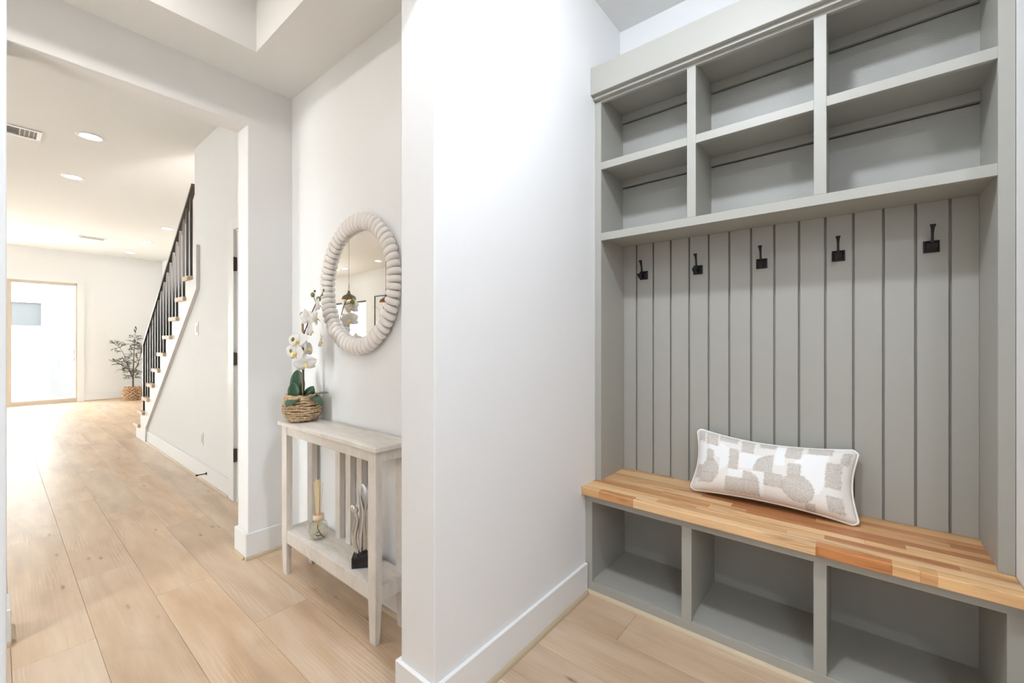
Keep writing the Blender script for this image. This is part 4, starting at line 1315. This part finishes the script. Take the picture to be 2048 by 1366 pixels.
# ================================================================== seen in the mirror: pendants, picture
M_bulb = emit_mat('pendant_bulb', (1, 0.8, 0.6), 30)
def pendant(x, y, label):
    zb = 1.921
    t = empty('pendant_lamp', (x, y, zb), label, 'pendant lamp', 'pewter pendants seen in the mirror')
    out = [(0.114, 0.0), (0.116, 0.010), (0.113, 0.026), (0.102, 0.054), (0.078, 0.074), (0.044, 0.092), (0.026, 0.108), (0.018, 0.130), (0.0175, 0.150)]
    inn = [(r - 0.003, z) for r, z in out]
    n_ = 40
    def open_lathe(prof):
        vs_, fs_ = [], []
        for r, z in prof:
            for k in range(n_):
                a = 2 * PI * k / n_
                vs_.append((x + r * math.cos(a), y + r * math.sin(a), zb + z))
        for i in range(len(prof) - 1):
            for k in range(n_):
                fs_.append((i * n_ + k, i * n_ + (k + 1) % n_, (i + 1) * n_ + (k + 1) % n_, (i + 1) * n_ + k))
        return vs_, fs_
    mesh_obj('shade', *open_lathe(out), M_pend, t, wpos(t), True)
    mesh_obj('shade_lining', *open_lathe(inn), M_pendin, t, wpos(t), True)
    lathe('cap', (x, y, zb), [(0.018, 0.148), (0.019, 0.152), (0.015, 0.182), (0.006, 0.187)], M_collar, t, 20)
    sweep('stem', [(x, y, zb + 0.18), (x, y, zb + 0.26)], [0.005] * 2, M_black, t, 8, origin=wpos(t))
    sweep('cord', [(x, y, zb + 0.25), (x, y, ZHALL - 0.01)], [0.0028] * 2, M_black, t, 8, origin=wpos(t))
    lathe('canopy', (x, y, ZHALL - 0.025), [(0.02, 0), (0.040, 0.006), (0.042, 0.0245), (0.0001, 0.0248)], M_plastic, t, 24)
    v, f = lathe_geo((x, y, zb + 0.06), [(0.0001, -0.03), (0.02, -0.022), (0.03, 0), (0.022, 0.022), (0.012, 0.05)], 16)
    mesh_obj('bulb', v, f, M_bulb, t, wpos(t), True)
pendant(-6.525, -1.432, 'pewter dome pendant lamp shown whole in the round mirror')
pendant(-6.525, -2.142, 'pewter dome pendant lamp cut by the bead frame at the mirror\'s right')
pic = empty('framed_picture', (-9.02, YL, 1.9), 'black thin-framed line drawing seen at the right in the mirror', 'picture')
px0, px1, pz0, pz1 = -9.42, -8.62, 1.35, 2.37
multi('frame', [(px0, px0 + 0.02, YL, YL + 0.03, pz0, pz1), (px1 - 0.02, px1, YL, YL + 0.03, pz0, pz1), (px0 + 0.02, px1 - 0.02, YL, YL + 0.03, pz0, pz0 + 0.02), (px0 + 0.02, px1 - 0.02, YL, YL + 0.03, pz1 - 0.02, pz1)], M_frame_black, pic)
box('print', px0 + 0.02, px1 - 0.02, YL + 0.001, YL + 0.014, pz0 + 0.02, pz1 - 0.02, M_art, pic)

# ================================================================== outside
struct(box('ground', -40, XF - 0.16, -25, 25, -0.25, -0.06, M_ground))
nb = empty('neighbour_house', (-17.6, 0.5, -0.06), 'pale neighbouring house wall with a window behind the glass door', 'house')
HX = -17.0
multi('wall', [(HX - 1.2, HX, -14, -0.9, -0.06, 5.5), (HX - 1.2, HX, 0.94, 14, -0.06, 5.5), (HX - 1.2, HX, -0.9, 0.94, -0.06, 1.58), (HX - 1.2, HX, -0.9, 0.94, 2.32, 5.5)], M_siding, nb)
wn = multi('window_frame', [(HX - 0.1, HX - 0.02, -0.9, -0.84, 1.58, 2.32), (HX - 0.1, HX - 0.02, 0.80, 0.94, 1.58, 2.32), (HX - 0.1, HX - 0.02, -0.84, 0.80, 1.58, 1.64), (HX - 0.1, HX - 0.02, -0.84, 0.80, 2.26, 2.32)], M_siding, nb)
box('pane', HX - 0.08, HX - 0.06, -0.84, 0.80, 1.64, 2.26, M_darkpane, wn)
box('window_sill', HX - 0.02, HX + 0.06, -0.98, 1.0, 1.50, 1.56, M_siding, nb, 0.005)
fe = empty('yard_wall', (-14.6, 1.6, -0.06), 'plain yard wall close behind the glass door at its right', 'wall')
box('lower_panel', -14.65, -14.5, 0.80, 3.4, -0.06, 0.91, M_fence, fe, 0.01)
box('upper_panel', -14.66, -14.51, 0.80, 3.4, 0.925, 3.6, M_fence, fe, 0.01)
gr = struct(box('ground_strip', -13.9, -13.2, -3, 3, -0.06, -0.035, M_grassy))
